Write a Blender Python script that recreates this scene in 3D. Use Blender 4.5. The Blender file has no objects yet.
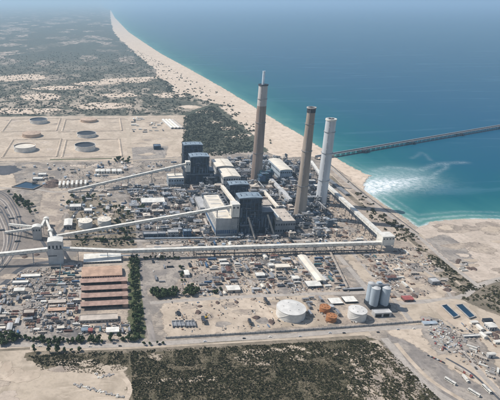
import bpy, bmesh, math, random
import numpy as np
from mathutils import noise, Vector
random.seed(7); rng = np.random.default_rng(7)
S = bpy.context.scene; COL = S.collection
R = math.radians
# ------------------------------------------------------------------ camera, sky, sun, exposure
CAM_H = 450.0; FL = 520.0; PX = 150.0; PY = 200.0           # focal length and principal point in photo pixels (500 x 400)
PITCH = math.atan(200 / FL); YAW = math.atan((100 - PX) / (FL / math.cos(PITCH)))
cam = bpy.data.cameras.new('camera'); camo = bpy.data.objects.new('camera', cam); COL.objects.link(camo)
camo.location = (0, 0, CAM_H); camo.rotation_euler = (math.pi / 2 - PITCH, 0, YAW)
cam.sensor_width = 36; cam.lens = 36 * FL / 500; cam.shift_x = (250 - PX) / 500; cam.shift_y = 0
cam.clip_start = 1; cam.clip_end = 300000
S.camera = camo
SUN_AZ = Vector((-0.93, 0.36)).normalized(); SUN_EL = R(50)
w = bpy.data.worlds.new('World'); S.world = w; w.use_nodes = True
nt = w.node_tree; bg = nt.nodes['Background']; sky = nt.nodes.new('ShaderNodeTexSky'); sky.sky_type = 'NISHITA'
sky.sun_disc = False; sky.sun_elevation = SUN_EL; sky.sun_rotation = math.atan2(SUN_AZ.x, SUN_AZ.y)
sky.air_density = 1.3; sky.dust_density = 1.2; sky.ozone_density = 2.5
nt.links.new(sky.outputs[0], bg.inputs[0]); bg.inputs[1].default_value = 0.085
sl = bpy.data.lights.new('sun', 'SUN'); sl.energy = 3.6; sl.angle = R(0.55); sl.color = (1, .955, .89)
so = bpy.data.objects.new('sun', sl); COL.objects.link(so)
so.rotation_euler = Vector((-SUN_AZ.x * math.cos(SUN_EL), -SUN_AZ.y * math.cos(SUN_EL), -math.sin(SUN_EL))).to_track_quat('-Z', 'Y').to_euler()
S.view_settings.view_transform = 'Standard'; S.view_settings.look = 'None'; S.view_settings.exposure = 0.32; S.view_settings.gamma = 1
HAZE = 6.2e-5
try:
    S.cycles.volume_bounces = 1; S.cycles.max_bounces = 6; S.cycles.transparent_max_bounces = 48
except Exception: pass

# ------------------------------------------------------------------ survey: photo pixel on a level plane -> metres on site
def P(u, v, z=0.0):
    x = (u - PX) / FL; y = -(v - PY) / FL
    d = (x, math.cos(PITCH) + y * math.sin(PITCH), -math.sin(PITCH) + y * math.cos(PITCH))
    t = (CAM_H - z) / -d[2]; X, Y = d[0] * t, d[1] * t; c, s = math.cos(YAW), math.sin(YAW)
    return (c * X - s * Y, s * X + c * Y)
def Q(X, Y, z=0.0):
    c, s = math.cos(YAW), math.sin(YAW); x, y = c * X + s * Y, -s * X + c * Y
    f = y * math.cos(PITCH) - (z - CAM_H) * math.sin(PITCH); up = y * math.sin(PITCH) + (z - CAM_H) * math.cos(PITCH)
    return (PX + FL * x / f, PY - FL * up / f)
def HT(X, Y, v, z0=0):
    lo, hi = z0, 449
    for _ in range(40):
        m = (lo + hi) / 2
        if Q(X, Y, m)[1] > v: lo = m
        else: hi = m
    return lo

# ------------------------------------------------------------------ materials
def new_mat(name):
    m = bpy.data.materials.new(name); m.use_nodes = True; n = m.node_tree
    return m, n, n.nodes['Principled BSDF']
def node(n, t, **kw):
    x = n.nodes.new(t)
    for k, v in kw.items(): setattr(x, k, v)
    return x
def mixrgb(n, fac, a, b, mode='MIX'):
    m = node(n, 'ShaderNodeMix', data_type='RGBA', blend_type=mode)
    for sock, val in ((0, fac), (6, a), (7, b)):
        if hasattr(val, 'is_output'): n.links.new(val, m.inputs[sock])
        else: m.inputs[sock].default_value = val if sock == 0 else (*val[:3], 1)
    return m.outputs[2]
def math_n(n, op, a, b=None, clamp=False):
    m = node(n, 'ShaderNodeMath', operation=op, use_clamp=clamp)
    for i, v in enumerate((a, b)):
        if v is None: continue
        if hasattr(v, 'is_output'): n.links.new(v, m.inputs[i])
        else: m.inputs[i].default_value = v
    return m.outputs[0]
def noise_n(n, vec, scale, detail=4, rough=.55, dist=0):
    t = node(n, 'ShaderNodeTexNoise'); t.inputs['Scale'].default_value = scale; t.inputs['Detail'].default_value = detail
    t.inputs['Roughness'].default_value = rough; t.inputs['Distortion'].default_value = dist
    n.links.new(vec, t.inputs['Vector']); return t.outputs['Fac']
def ramp(n, fac, a, b, interp='EASE'):
    r = node(n, 'ShaderNodeValToRGB'); r.color_ramp.interpolation = interp
    r.color_ramp.elements[0].position = a; r.color_ramp.elements[1].position = b; n.links.new(fac, r.inputs[0]); return r.outputs[0]
def mapped(n, vec, scale, rot=0):
    m = node(n, 'ShaderNodeMapping'); m.inputs['Scale'].default_value = scale; m.inputs['Rotation'].default_value = (0, 0, rot)
    n.links.new(vec, m.inputs[0]); return m.outputs[0]
def pos(n): return node(n, 'ShaderNodeNewGeometry').outputs['Position']
def objc(n): return node(n, 'ShaderNodeTexCoord').outputs['Object']

def plain(name, col, rough=.7, var=.18, scale=.25, metal=0, rnd=.12, streak=False):
    """painted or built surface: its colour, broken up by wear, each copy a little different"""
    m, n, b = new_mat(name); v = objc(n)
    f = noise_n(n, mapped(n, v, (1, 1, .12)) if streak else v, scale, 6, .62)
    g = noise_n(n, v, scale * 7, 3, .6)
    dark = [c * (1 - 2 * var) for c in col]; lite = [min(1, c * (1 + .6 * var)) for c in col]
    c1 = mixrgb(n, ramp(n, f, .3, .72), dark, lite)
    c2 = mixrgb(n, math_n(n, 'MULTIPLY', ramp(n, g, .55, .8), var * 1.6, True), c1, [c * .55 + .03 for c in col])
    oi = node(n, 'ShaderNodeObjectInfo').outputs['Random']
    hs = node(n, 'ShaderNodeHueSaturation'); n.links.new(c2, hs.inputs['Color'])
    n.links.new(math_n(n, 'ADD', math_n(n, 'MULTIPLY', oi, 2 * rnd), 1 - rnd), hs.inputs['Value'])
    n.links.new(hs.outputs[0], b.inputs['Base Color'])
    b.inputs['Roughness'].default_value = rough; b.inputs['Metallic'].default_value = metal
    b.inputs['Specular IOR Level'].default_value = .3
    return m
def soil(name, cols, scale=.02, thr=(.38, .62), fine=.35, patch=None, tracks=None):
    """ground: cols = (base, second colour in patches, specks)"""
    m, n, b = new_mat(name); v = pos(n)
    f1 = noise_n(n, v, scale, 8, .62, .4); f2 = noise_n(n, v, scale * 5, 6, .65); f3 = noise_n(n, v, fine, 4, .7)
    c = mixrgb(n, ramp(n, f1, *thr), cols[0], cols[1])
    c = mixrgb(n, math_n(n, 'MULTIPLY', ramp(n, f2, .5, .66), .55), c, cols[2])
    c = mixrgb(n, math_n(n, 'MULTIPLY', ramp(n, f3, .42, .7), .42), c, [x * .55 for x in cols[0]])
    if tracks:                                               # worn wheel tracks wandering one way
        t = noise_n(n, mapped(n, v, (tracks[0], tracks[1], 1), tracks[2]), 1, 5, .6, .6)
        c = mixrgb(n, math_n(n, 'MULTIPLY', ramp(n, t, .56, .66), .5), c, tracks[3])
    if patch:                                                # plots of different surfacing
        vo = node(n, 'ShaderNodeTexVoronoi'); vo.inputs['Scale'].default_value = patch[0]; n.links.new(v, vo.inputs['Vector'])
        sx = node(n, 'ShaderNodeSeparateColor'); n.links.new(vo.outputs['Color'], sx.inputs[0])
        c = mixrgb(n, math_n(n, 'MULTIPLY', ramp(n, sx.outputs[0], .35, .8, 'CONSTANT'), patch[1]), c, patch[2])
    n.links.new(c, b.inputs['Base Color']); b.inputs['Roughness'].default_value = .95; b.inputs['Specular IOR Level'].default_value = .1
    ed = node(n, 'ShaderNodeAttribute', attribute_name='edge').outputs['Fac']; fe = noise_n(n, v, .11, 5, .7); ff = noise_n(n, v, .03, 4, .6)
    al = math_n(n, 'ADD', ed, math_n(n, 'MULTIPLY', math_n(n, 'SUBTRACT', math_n(n, 'ADD', math_n(n, 'MULTIPLY', fe, .6), math_n(n, 'MULTIPLY', ff, .6)), .6), 4.2))
    n.links.new(ramp(n, al, .28, .72), b.inputs['Alpha'])
    return m
def leafmat(name, a, bcol):
    m, n, b = new_mat(name)
    at = node(n, 'ShaderNodeAttribute', attribute_name='tint'); oi = node(n, 'ShaderNodeObjectInfo').outputs['Random']
    f = math_n(n, 'ADD', math_n(n, 'MULTIPLY', at.outputs['Fac'], .75), math_n(n, 'MULTIPLY', oi, .25))
    n.links.new(mixrgb(n, f, a, bcol), b.inputs['Base Color']); b.inputs['Roughness'].default_value = .7
    b.inputs['Specular IOR Level'].default_value = .15
    return m

M = {}
M['white'] = plain('white_paint', (.76, .72, .64), .55, .12, .12, rnd=.05)
M['cream'] = plain('cream_sheet_roof', (.78, .70, .58), .6, .09, .06, rnd=.06)
M['pale'] = plain('pale_grey_cladding', (.50, .49, .475), .6, .12, .08, rnd=.12)
M['grey'] = plain('grey_cladding', (.26, .265, .275), .6, .16, .1, rnd=.2)
M['navy'] = plain('navy_cladding', (.034, .060, .098), .6, .4, .1, rnd=.1)
M['navytrim'] = plain('blue_grey_cladding', (.12, .16, .21), .55, .25, .08, rnd=.1)
M['blueroof'] = plain('pale_blue_sheet_roof', (.27, .335, .39), .55, .2, .07, rnd=.05)
M['blue'] = plain('blue_paint', (.08, .145, .24), .5, .15, .2, rnd=.2)
M['teal'] = plain('teal_steel', (.12, .22, .24), .5, .2, .15, rnd=.2)
M['steel'] = plain('galvanised_steel', (.32, .325, .335), .5, .15, .2, metal=.2, rnd=.2)
M['dark'] = plain('dark_steel', (.045, .055, .07), .6, .2, .2, rnd=.25)
M['dark_open'] = plain('dark_opening', (.018, .018, .022), .8, .2, .2, rnd=.05)
M['glass'] = plain('window_glass', (.03, .045, .06), .12, .1, .3, rnd=.1)
M['concrete'] = plain('concrete', (.42, .39, .36), .85, .13, .1, rnd=.1)
M['chimney_tan'] = plain('weathered_chimney_concrete', (.41, .34, .28), .9, .2, .05, rnd=.02, streak=True)
M['chimney_brown'] = plain('brown_chimney_concrete', (.34, .26, .215), .9, .2, .05, rnd=.02, streak=True)
M['chimney_pale'] = plain('bleached_chimney_concrete', (.58, .54, .51), .85, .16, .05, rnd=.02, streak=True)
M['chimney_white'] = plain('white_chimney_paint', (.63, .645, .66), .6, .15, .05, rnd=.02, streak=True)
M['flue'] = plain('bright_steel_flue', (.72, .80, .88), .35, .06, .1, metal=.3, rnd=.02)
M['pink'] = plain('faded_red_roof_sheet', (.43, .285, .225), .8, .18, .12, rnd=.08)
M['peach'] = plain('peach_roof_sheet', (.52, .345, .245), .8, .14, .1, rnd=.03)
M['redbrown'] = plain('rusty_red_steel', (.20, .105, .085), .7, .25, .3, rnd=.25)
M['red'] = plain('red_paint', (.34, .10, .09), .6, .15, .3, rnd=.2)
M['orange'] = plain('orange_tank_paint', (.46, .20, .085), .75, .2, .12, rnd=.05)
M['tan'] = plain('tan_tank_paint', (.52, .38, .28), .7, .10, .1, rnd=.05)
M['tank'] = plain('white_tank_paint', (.70, .67, .62), .55, .1, .1, rnd=.04)
M['beige'] = plain('beige_roof_felt', (.50, .43, .36), .8, .12, .12, rnd=.12)
M['brown'] = plain('brown_timber', (.19, .12, .085), .8, .2, .4, rnd=.25)
M['silver'] = plain('silver_car_paint', (.48, .49, .5), .35, .06, .5, rnd=.35)
M['silo'] = plain('blue_grey_silo_sheet', (.42, .48, .53), .5, .16, .12, rnd=.08, streak=True)
M['tyre'] = plain('tyre_rubber', (.03, .03, .03), .9, .1, 1, rnd=.1)
M['yellow'] = plain('yellow_plant_paint', (.55, .36, .05), .5, .15, .5, rnd=.15)
M['bark'] = plain('bark', (.10, .075, .055), .9, .2, 1)
M['rail'] = plain('rail_steel', (.20, .17, .15), .6, .1, .5)
M['asphalt'] = soil('asphalt', ((.19, .185, .19), (.25, .24, .235), (.15, .145, .15)), .03, fine=.2)
M['road'] = soil('worn_asphalt', ((.39, .345, .30), (.46, .405, .35), (.31, .28, .25)), .03, fine=.2)
M['oldroad'] = soil('dark_asphalt', ((.085, .09, .10), (.12, .12, .13), (.07, .075, .08)), .03, fine=.2)
M['lot'] = soil('yard_hardstanding', ((.255, .225, .20), (.40, .345, .29), (.135, .125, .118)), .025, (.4,.6), fine=.2, tracks=(.05, .012, .3, (.40, .35, .31)))
M['paving'] = soil('stained_shade_dark_paving', ((.150, .135, .125), (.27, .235, .205), (.085, .08, .08)), .035, (.42, .6), .3, (.04, .4, (.19, .18, .175)), tracks=(.05, .02, .1, (.33, .29, .25)))  # stains and tracks on a base darkened for the shade between plant units
M['plant'] = soil('plant_ground', ((.245, .212, .18), (.43, .36, .29), (.125, .11, .10)), .026, (.42, .58), .28, (.03, .4, (.225, .205, .19)), tracks=(.045, .010, .1, (.45, .385, .33)))
M['yard'] = soil('dirt_yard', ((.33, .27, .22), (.50, .41, .32), (.155, .135, .12)), .025, (.42, .58), .28, tracks=(.012, .05, .2, (.50, .42, .35)))
M['sandpad'] = soil('graded_sand', ((.475, .385, .295), (.58, .475, .37), (.35, .28, .215)), .016, (.42, .6), .09, tracks=(.03, .012, .2, (.46, .36, .275)))
M['sand'] = soil('pale_sand', ((.50, .41, .315), (.38, .31, .235), (.60, .495, .39)), .02, (.45, .6), .2, tracks=(.012, .06, .5, (.68, .56, .44)))
M['beach'] = soil('beach_sand', ((.62, .495, .38), (.70, .57, .45), (.50, .39, .295)), .012, (.4, .65), .06)
M['pensand'] = soil('made_ground_sand', ((.50, .41, .33), (.58, .48, .39), (.33, .285, .23)), .014, (.4, .62), .15, tracks=(.03, .008, .35, (.66, .55, .45)))
M['coal'] = soil('coal_dusted_ground', ((.225, .195, .17), (.31, .26, .22), (.14, .125, .115)), .015, (.4, .62), .2)
M['scrubground'] = soil('scrub_soil', ((.10, .088, .056), (.17, .14, .095), (.33, .265, .195)), .04, (.42, .6), .35)
M['grass'] = soil('rough_grass', ((.085, .105, .05), (.15, .14, .085), (.06, .075, .04)), .04, (.4, .6), .3)
M['farscrub'] = soil('dune_scrub', ((.080, .088, .065), (.115, .115, .085), (.055, .065, .05)), .006, (.4, .6), .03)
M['mound'] = soil('scrubby_mound', ((.185, .155, .115), (.30, .245, .185), (.09, .085, .06)), .03, (.4, .6), .2)
M['drysoil'] = soil('dry_scrub_soil', ((.33, .27, .22), (.49, .40, .315), (.15, .13, .10)), .03, (.42, .6), .25)
M['pond'] = plain('pond_water', (.012, .045, .085), .12, .15, .02, rnd=.0)
M['earth'] = plain('spoil_earth', (.40, .31, .24), .95, .2, .2, rnd=.2)
M['mudheap'] = plain('brown_spoil', (.17, .12, .10), .95, .25, .1, rnd=.05)
M['leaf'] = leafmat('tree_leaves', (.024, .042, .018), (.085, .115, .048))
M['farshrub'] = leafmat('dune_shrub_leaves', (.075, .083, .058), (.14, .14, .10))
M['tuft'] = leafmat('dry_grass_tufts', (.075, .068, .034), (.24, .20, .125))
M['shrub'] = leafmat('shrub_leaves', (.028, .034, .015), (.125, .112, .060))

# ------------------------------------------------------------------ mesh helpers
class MB:
    def __init__(s): s.v = []; s.f = []; s.n = 0
    def add(s, vs, fs):
        s.n += 1
        o = len(s.v); s.v += [tuple(q) for q in vs]; s.f += [tuple(i + o for i in f) for f in fs]; return s
    def box(s, x0, x1, y0, y1, z0, z1):
        return s.add([(x0, y0, z0), (x1, y0, z0), (x1, y1, z0), (x0, y1, z0), (x0, y0, z1), (x1, y0, z1), (x1, y1, z1), (x0, y1, z1)],
                     [(3, 2, 1, 0), (4, 5, 6, 7), (0, 1, 5, 4), (1, 2, 6, 5), (2, 3, 7, 6), (3, 0, 4, 7)])
    def cyl(s, x, y, z0, z1, r0, r1=None, n=16, cap=True):
        r1 = r0 if r1 is None else r1; a = [2 * math.pi * i / n for i in range(n)]
        vs = [(x + r0 * math.cos(t), y + r0 * math.sin(t), z0) for t in a] + [(x + r1 * math.cos(t), y + r1 * math.sin(t), z1) for t in a]
        fs = [(i, (i + 1) % n, n + (i + 1) % n, n + i) for i in range(n)]
        if cap: fs += [tuple(range(n - 1, -1, -1)), tuple(range(n, 2 * n))]
        return s.add(vs, fs)
    def ring(s, x, y, z0, z1, ri, ro, n=24):
        a = [2 * math.pi * i / n for i in range(n)]; vs = []
        for r, z in ((ro, z0), (ro, z1), (ri, z1), (ri, z0)): vs += [(x + r * math.cos(t), y + r * math.sin(t), z) for t in a]
        fs = [(k * n + i, k * n + (i + 1) % n, ((k + 1) % 4) * n + (i + 1) % n, ((k + 1) % 4) * n + i) for k in range(4) for i in range(n)]
        return s.add(vs, fs)
    def beam(s, p, q, w, h):
        p, q = Vector(p), Vector(q); d = (q - p).normalized(); up = Vector((0, 0, 1))
        if abs(d.z) > .98: up = Vector((0, 1, 0))
        sd = d.cross(up).normalized() * w / 2; u = sd.normalized().cross(d) * h / 2
        return s.add([p - sd - u, p + sd - u, p + sd + u, p - sd + u, q - sd - u, q + sd - u, q + sd + u, q - sd + u],
                     [(0, 1, 2, 3), (7, 6, 5, 4), (1, 0, 4, 5), (2, 1, 5, 6), (3, 2, 6, 7), (0, 3, 7, 4)])
    def tube(s, p, q, r, n=8):
        p, q = Vector(p), Vector(q); d = (q - p).normalized(); up = Vector((0, 0, 1)) if abs(d.z) < .98 else Vector((0, 1, 0))
        a = d.cross(up).normalized(); b = a.cross(d); vs = []
        for c in (p, q): vs += [c + (a * math.cos(2 * math.pi * i / n) + b * math.sin(2 * math.pi * i / n)) * r for i in range(n)]
        return s.add(vs, [(i, (i + 1) % n, n + (i + 1) % n, n + i) for i in range(n)] + [tuple(range(n - 1, -1, -1)), tuple(range(n, 2 * n))])
    def gable(s, x0, x1, y0, y1, z0, z1, along='x'):
        """low pitched roof: solid prism with its ridge along x or y"""
        if along == 'x':
            ym = (y0 + y1) / 2
            return s.add([(x0, y0, z0), (x1, y0, z0), (x1, y1, z0), (x0, y1, z0), (x0, ym, z1), (x1, ym, z1)],
                         [(3, 2, 1, 0), (0, 1, 5, 4), (2, 3, 4, 5), (1, 2, 5), (3, 0, 4)])
        xm = (x0 + x1) / 2
        return s.add([(x0, y0, z0), (x1, y0, z0), (x1, y1, z0), (x0, y1, z0), (xm, y0, z1), (xm, y1, z1)],
                     [(3, 2, 1, 0), (1, 2, 5, 4), (3, 0, 4, 5), (0, 1, 4), (2, 3, 5)])
    def vault(s, x0, x1, y0, y1, z0, rise, n=8, along='y'):
        """barrel roof whose curve runs across x (along='y') or across y"""
        vs = []
        for k, e in enumerate((0, 1)):
            for i in range(n + 1):
                t = i / n; z = z0 + rise * math.sin(math.pi * t)
                vs.append((x0 + (x1 - x0) * t, (y0, y1)[e], z) if along == 'y' else ((x0, x1)[e], y0 + (y1 - y0) * t, z))
        N = n + 1; fs = [(i, i + 1, N + i + 1, N + i) if along == 'y' else (i + 1, i, N + i, N + i + 1) for i in range(n)]
        fs += [tuple(range(N))[::-1], tuple(range(N, 2 * N)), (0, N, 2 * N - 1, N - 1)]
        return s.add(vs, fs)
    def mesh(s, name):
        me = bpy.data.meshes.new(name); me.from_pydata(s.v, [], s.f)
        bm = bmesh.new(); bm.from_mesh(me); bmesh.ops.recalc_face_normals(bm, faces=bm.faces); bm.to_mesh(me); bm.free()
        return me
    def build(s, name, mat, parent=None, smooth=False):
        me = s.mesh(name); me.materials.append(M[mat] if isinstance(mat, str) else mat)
        if mat in ('sandpad', 'coal'): a_ = me.attributes.new('edge', 'FLOAT', 'POINT'); a_.data.foreach_set('value', [1.3] * len(me.vertices))
        o = bpy.data.objects.new(name, me); COL.objects.link(o)
        if smooth:
            for p in me.polygons: p.use_smooth = len(p.vertices) == 4
        if parent is not None:
            o.parent = parent
            if name in JOINED and s.n > 1: o['kind'] = 'stuff'   # many pieces of a pixel or two each
        return o
JOINED = {'window_row', 'ridge_vent', 'joint', 'column', 'louvre', 'gallery_floor', 'parapet', 'roof_vent', 'window', 'leg_frame', 'underframe', 'trestle', 'roof_plant', 'pilaster', 'annex_louvre', 'door', 'walkway', 'band', 'spiral_stair', 'roof_hatch', 'mooring_platform', 'ladder_cage', 'rim', 'flue',
          'frame', 'floor', 'pipe', 'rail', 'slab', 'wheel_set', 'post', 'limb', 'rack', 'duct', 'bay_post'}
def thing(name, label, cat, loc=(0, 0, 0), group=None, rz=0):
    o = bpy.data.objects.new(name, None); COL.objects.link(o); o.location = (loc[0], loc[1], loc[2] if len(loc) > 2 else 0)
    o.rotation_euler = (0, 0, rz); o.empty_display_size = 1
    return tag(o, label, cat, group)
def tag(o, label=None, cat=None, group=None, kind=None):
    if label: o['label'] = label
    if cat: o['category'] = cat
    if group: o['group'] = group
    if kind: o['kind'] = kind
    return o
KIDS = {}
def clone(root, loc, rz=0, label=None, group=None, sc=1.0):
    if root.name not in KIDS:
        kids = [c for c in COL.objects if c.parent is root]
        KIDS[root.name] = [(c, [g for g in COL.objects if g.parent is c]) for c in kids]
    r = root.copy(); COL.objects.link(r); r.location = (loc[0], loc[1], loc[2] if len(loc) > 2 else 0); r.rotation_euler = (0, 0, rz)
    r.scale = (sc, sc, sc)
    if label: r['label'] = label
    if group: r['group'] = group
    for c, gs in KIDS[root.name]:
        d = c.copy(); COL.objects.link(d); d.parent = r
        for g in gs: e = g.copy(); COL.objects.link(e); e.parent = d
    return r

# ------------------------------------------------------------------ ground sheets
LAYER = [0]; PATCHES = []
def patch_level(pts):
    """height for a loose patch: patches that do not touch share one level, so the pile of sheets stays a few centimetres thick"""
    xs_ = [p[0] for p in pts]; ys_ = [p[1] for p in pts]; bb = (min(xs_) - 40, max(xs_) + 40, min(ys_) - 40, max(ys_) + 40); k = 0
    while any(l == k and a < bb[1] and b > bb[0] and c < bb[3] and d > bb[2] for l, a, b, c, d in PATCHES): k += 1
    PATCHES.append((k, *bb)); return ZL(150 + k)
def ZL(k): return .0008 * k - .06
def densify(pts, step, amp, closed=True, seed=0):
    out = []; n = len(pts)
    for i in range(n if closed else n - 1):
        a = Vector(pts[i]).to_2d() if len(pts[i]) > 2 else Vector(pts[i]); b = Vector(pts[(i + 1) % n])
        k = max(1, int((b - a).length / step)); k = min(k, 120)
        for j in range(k): out.append(a.lerp(b, j / k))
    if not closed: out.append(Vector(pts[-1]))
    res = []
    for p in out:
        q = noise.noise_vector(Vector((p.x * .5 / step, p.y * .5 / step, seed))) + noise.noise_vector(Vector((p.x * .14 / step, p.y * .14 / step, seed + 9))) * 2
        res.append((p.x + q.x * amp, p.y + q.y * amp))
    return res
def sheet(name, pts, mat, amp=0, step=12, px=True, z=None, kind='structure', feather=11):
    """a level sheet of ground; its rim frays out over `feather` metres (the edge attribute falls from 1 to 0)"""
    if px: pts = [P(*p) for p in pts]
    if amp: pts = densify(pts, step, amp, seed=LAYER[0])
    LAYER[0] += 0 if name in ('dirt_patch', 'sand_patch', 'dune_sand', 'scrub_patch') else 1
    zz = z if z is not None else patch_level(pts) if name in ('dirt_patch', 'sand_patch', 'dune_sand', 'scrub_patch') else ZL(LAYER[0])
    ar = sum(pts[i][0] * pts[(i + 1) % len(pts)][1] - pts[(i + 1) % len(pts)][0] * pts[i][1] for i in range(len(pts)))
    if ar < 0: pts = pts[::-1]
    bm = bmesh.new(); lay = bm.verts.layers.float.new('edge'); vs = [bm.verts.new((p[0], p[1], zz)) for p in pts]
    es = [bm.edges.new((vs[i], vs[(i + 1) % len(vs)])) for i in range(len(vs))]
    bmesh.ops.triangle_fill(bm, use_beauty=True, edges=es)
    for v_ in vs: v_[lay] = 1.25
    if feather:
        N = len(pts); out = []
        for i in range(N):
            a, b, c = Vector(pts[i - 1][:2]), Vector(pts[i][:2]), Vector(pts[(i + 1) % N][:2]); d = ((b - a).normalized() + (c - b).normalized())
            d = d.normalized() if d.length > 1e-6 else (c - b).normalized(); q = b + Vector((d.y, -d.x)) * feather
            w_ = bm.verts.new((q.x, q.y, zz)); w_[lay] = -.25; out.append(w_)
        for i in range(N):
            try: bm.faces.new((vs[i], out[i], out[(i + 1) % N], vs[(i + 1) % N]))
            except ValueError: pass
    for f in bm.faces:
        f.normal_update()
        if f.normal.z < 0: f.normal_flip()
    me = bpy.data.meshes.new(name); bm.to_mesh(me); bm.free(); me.materials.append(M[mat])
    o = bpy.data.objects.new(name, me); COL.objects.link(o); return tag(o, kind=kind)
def smooth_line(pts, k=6):
    out = []
    for i in range(len(pts) - 1):
        p0 = Vector(pts[max(i - 1, 0)]); p1 = Vector(pts[i]); p2 = Vector(pts[i + 1]); p3 = Vector(pts[min(i + 2, len(pts) - 1)])
        for j in range(k):
            t = j / k
            out.append(.5 * ((2 * p1) + (p2 - p0) * t + (2 * p0 - 5 * p1 + 4 * p2 - p3) * t * t + (3 * p1 - p0 - 3 * p2 + p3) * t ** 3))
    out.append(Vector(pts[-1])); return out
def strip(name, pts, width, mat, px=True, curve=True, z=None):
    if px: pts = [P(*p) for p in pts]
    c = smooth_line(pts) if curve and len(pts) > 2 else [Vector(p) for p in pts]
    LAYER[0] += 1; zz = ZL(LAYER[0]) if z is None else z; v = []; f = []; ed = []; hw = width / 2; fw = min(1.6, width * .2)
    for i, p in enumerate(c):
        d = (c[min(i + 1, len(c) - 1)] - c[max(i - 1, 0)]).normalized(); nrm = Vector((-d.y, d.x))
        for o_, e_ in ((-hw - fw * .6, -1.0), (-hw + fw * .4, 3.2), (hw - fw * .4, 3.2), (hw + fw * .6, -1.0)): v.append((p.x + nrm.x * o_, p.y + nrm.y * o_, zz)); ed.append(e_)
        if i:
            k = 4 * i
            for q in range(3): f.append((k - 4 + q, k - 3 + q, k + 1 + q, k + q))
    b = MB(); b.add(v, f); o = b.build(name, mat); a = o.data.attributes.new('edge', 'FLOAT', 'POINT'); a.data.foreach_set('value', ed)
    for p_ in o.data.polygons:
        if p_.normal.z < 0: o.data.flip_normals(); break
    return tag(o, kind='structure')
def inside(p, poly):
    x, y = p; c = False; j = len(poly) - 1
    for i in range(len(poly)):
        xi, yi = poly[i]; xj, yj = poly[j]
        if (yi > y) != (yj > y) and x < (xj - xi) * (y - yi) / (yj - yi) + xi: c = not c
        j = i
    return c
OCC = []
def occupy(x0, x1, y0, y1): OCC.append((x0, x1, y0, y1))
def is_free(x, y, r): return not any(a - r < x < b + r and c - r < y < d + r for a, b, c, d in OCC)

# ================================================================== GROUND, SEA, SKY
COAST_PX = [(110.5, 10), (114.4, 17.6), (128, 32), (144, 43), (160, 53.6), (190, 70), (226, 90.5), (262, 113), (297, 134), (322, 150), (340, 161.5),
            (356, 170.5), (364, 174), (369, 175.2), (363, 179), (360, 184), (361, 190), (364, 193.5), (372, 196.5), (383, 204), (394, 212.5), (407.5, 220), (416, 226.5),
            (419.5, 230), (424, 227), (432, 222.8), (450, 220.8), (475, 219), (500, 219.5), (540, 222)]
coast = [P(*p) for p in COAST_PX]
e = coast[-1]
far0 = coast[0]
land = [(-90000, 110000), (far0[0] - 1500, 110000), (far0[0] - 150, 30000)] + coast + [(e[0] + 420, e[1] - 60), (e[0] + 700, e[1] - 420), (e[0] + 750, -3000), (-90000, -3000)]
# --- land: dune scrub with sand showing through, fields and villages far behind
m, n, b = new_mat('coastal_plain'); v = pos(n)
f1 = noise_n(n, mapped(n, v, (1, .45, 1)), .0055, 9, .66, .6); f2 = noise_n(n, mapped(n, v, (1, .5, 1)), .020, 6, .65, .4); f3 = noise_n(n, v, .06, 4, .7)
green = mixrgb(n, ramp(n, f2, .4, .62), (.095, .097, .073), (.19, .17, .13))
green = mixrgb(n, math_n(n, 'MULTIPLY', ramp(n, f3, .45, .65), .5), green, (.06, .07, .056))
f4 = noise_n(n, v, .022, 5, .65, .5); green = mixrgb(n, math_n(n, 'MULTIPLY', ramp(n, f4, .50, .60), .75), green, (.055, .063, .05)); green = mixrgb(n, math_n(n, 'MULTIPLY', ramp(n, f3, .58, .7), .6), green, (.33, .27, .22))
near = mixrgb(n, ramp(n, math_n(n, 'ADD', math_n(n, 'MULTIPLY', f1, .7), math_n(n, 'MULTIPLY', f2, .3)), .495, .57), green, (.39, .325, .255))
vo = node(n, 'ShaderNodeTexVoronoi'); vo.inputs['Scale'].default_value = .0062; wv = node(n, 'ShaderNodeTexNoise'); wv.inputs['Scale'].default_value = .008; wv.inputs['Detail'].default_value = 5; n.links.new(v, wv.inputs['Vector'])
wm = node(n, 'ShaderNodeVectorMath', operation='MULTIPLY_ADD'); n.links.new(wv.outputs['Color'], wm.inputs[0]); wm.inputs[1].default_value = (230, 230, 0); n.links.new(v, wm.inputs[2])
n.links.new(mapped(n, wm.outputs[0], (1, .4, 1), .12), vo.inputs['Vector'])
sx = node(n, 'ShaderNodeSeparateColor'); n.links.new(vo.outputs['Color'], sx.inputs[0])
fld = mixrgb(n, ramp(n, sx.outputs[0], .4, 1.25), (.095, .105, .09), (.46, .38, .32)); fld = mixrgb(n, ramp(n, sx.outputs[1], .45, .6), fld, (.10, .115, .10))
fld = mixrgb(n, math_n(n, 'MULTIPLY', ramp(n, f2, .42, .56), .85), fld, (.085, .095, .08)); fld = mixrgb(n, math_n(n, 'MULTIPLY', ramp(n, f3, .58, .68), .7), fld, (.42, .36, .31))
sp = node(n, 'ShaderNodeSeparateXYZ'); n.links.new(v, sp.inputs[0])
fa = node(n, 'ShaderNodeMapRange'); n.links.new(math_n(n, 'ADD', sp.outputs[1], math_n(n, 'MULTIPLY', f1, 3000)), fa.inputs[0]); fa.inputs[1].default_value = 4300; fa.inputs[2].default_value = 6300
n.links.new(mixrgb(n, fa.outputs[0], near, fld), b.inputs['Base Color']); b.inputs['Roughness'].default_value = .95; b.inputs['Specular IOR Level'].default_value = .1
M['plain'] = m
sheet('land', land, 'plain', px=False, z=-.36, feather=0)
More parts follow.
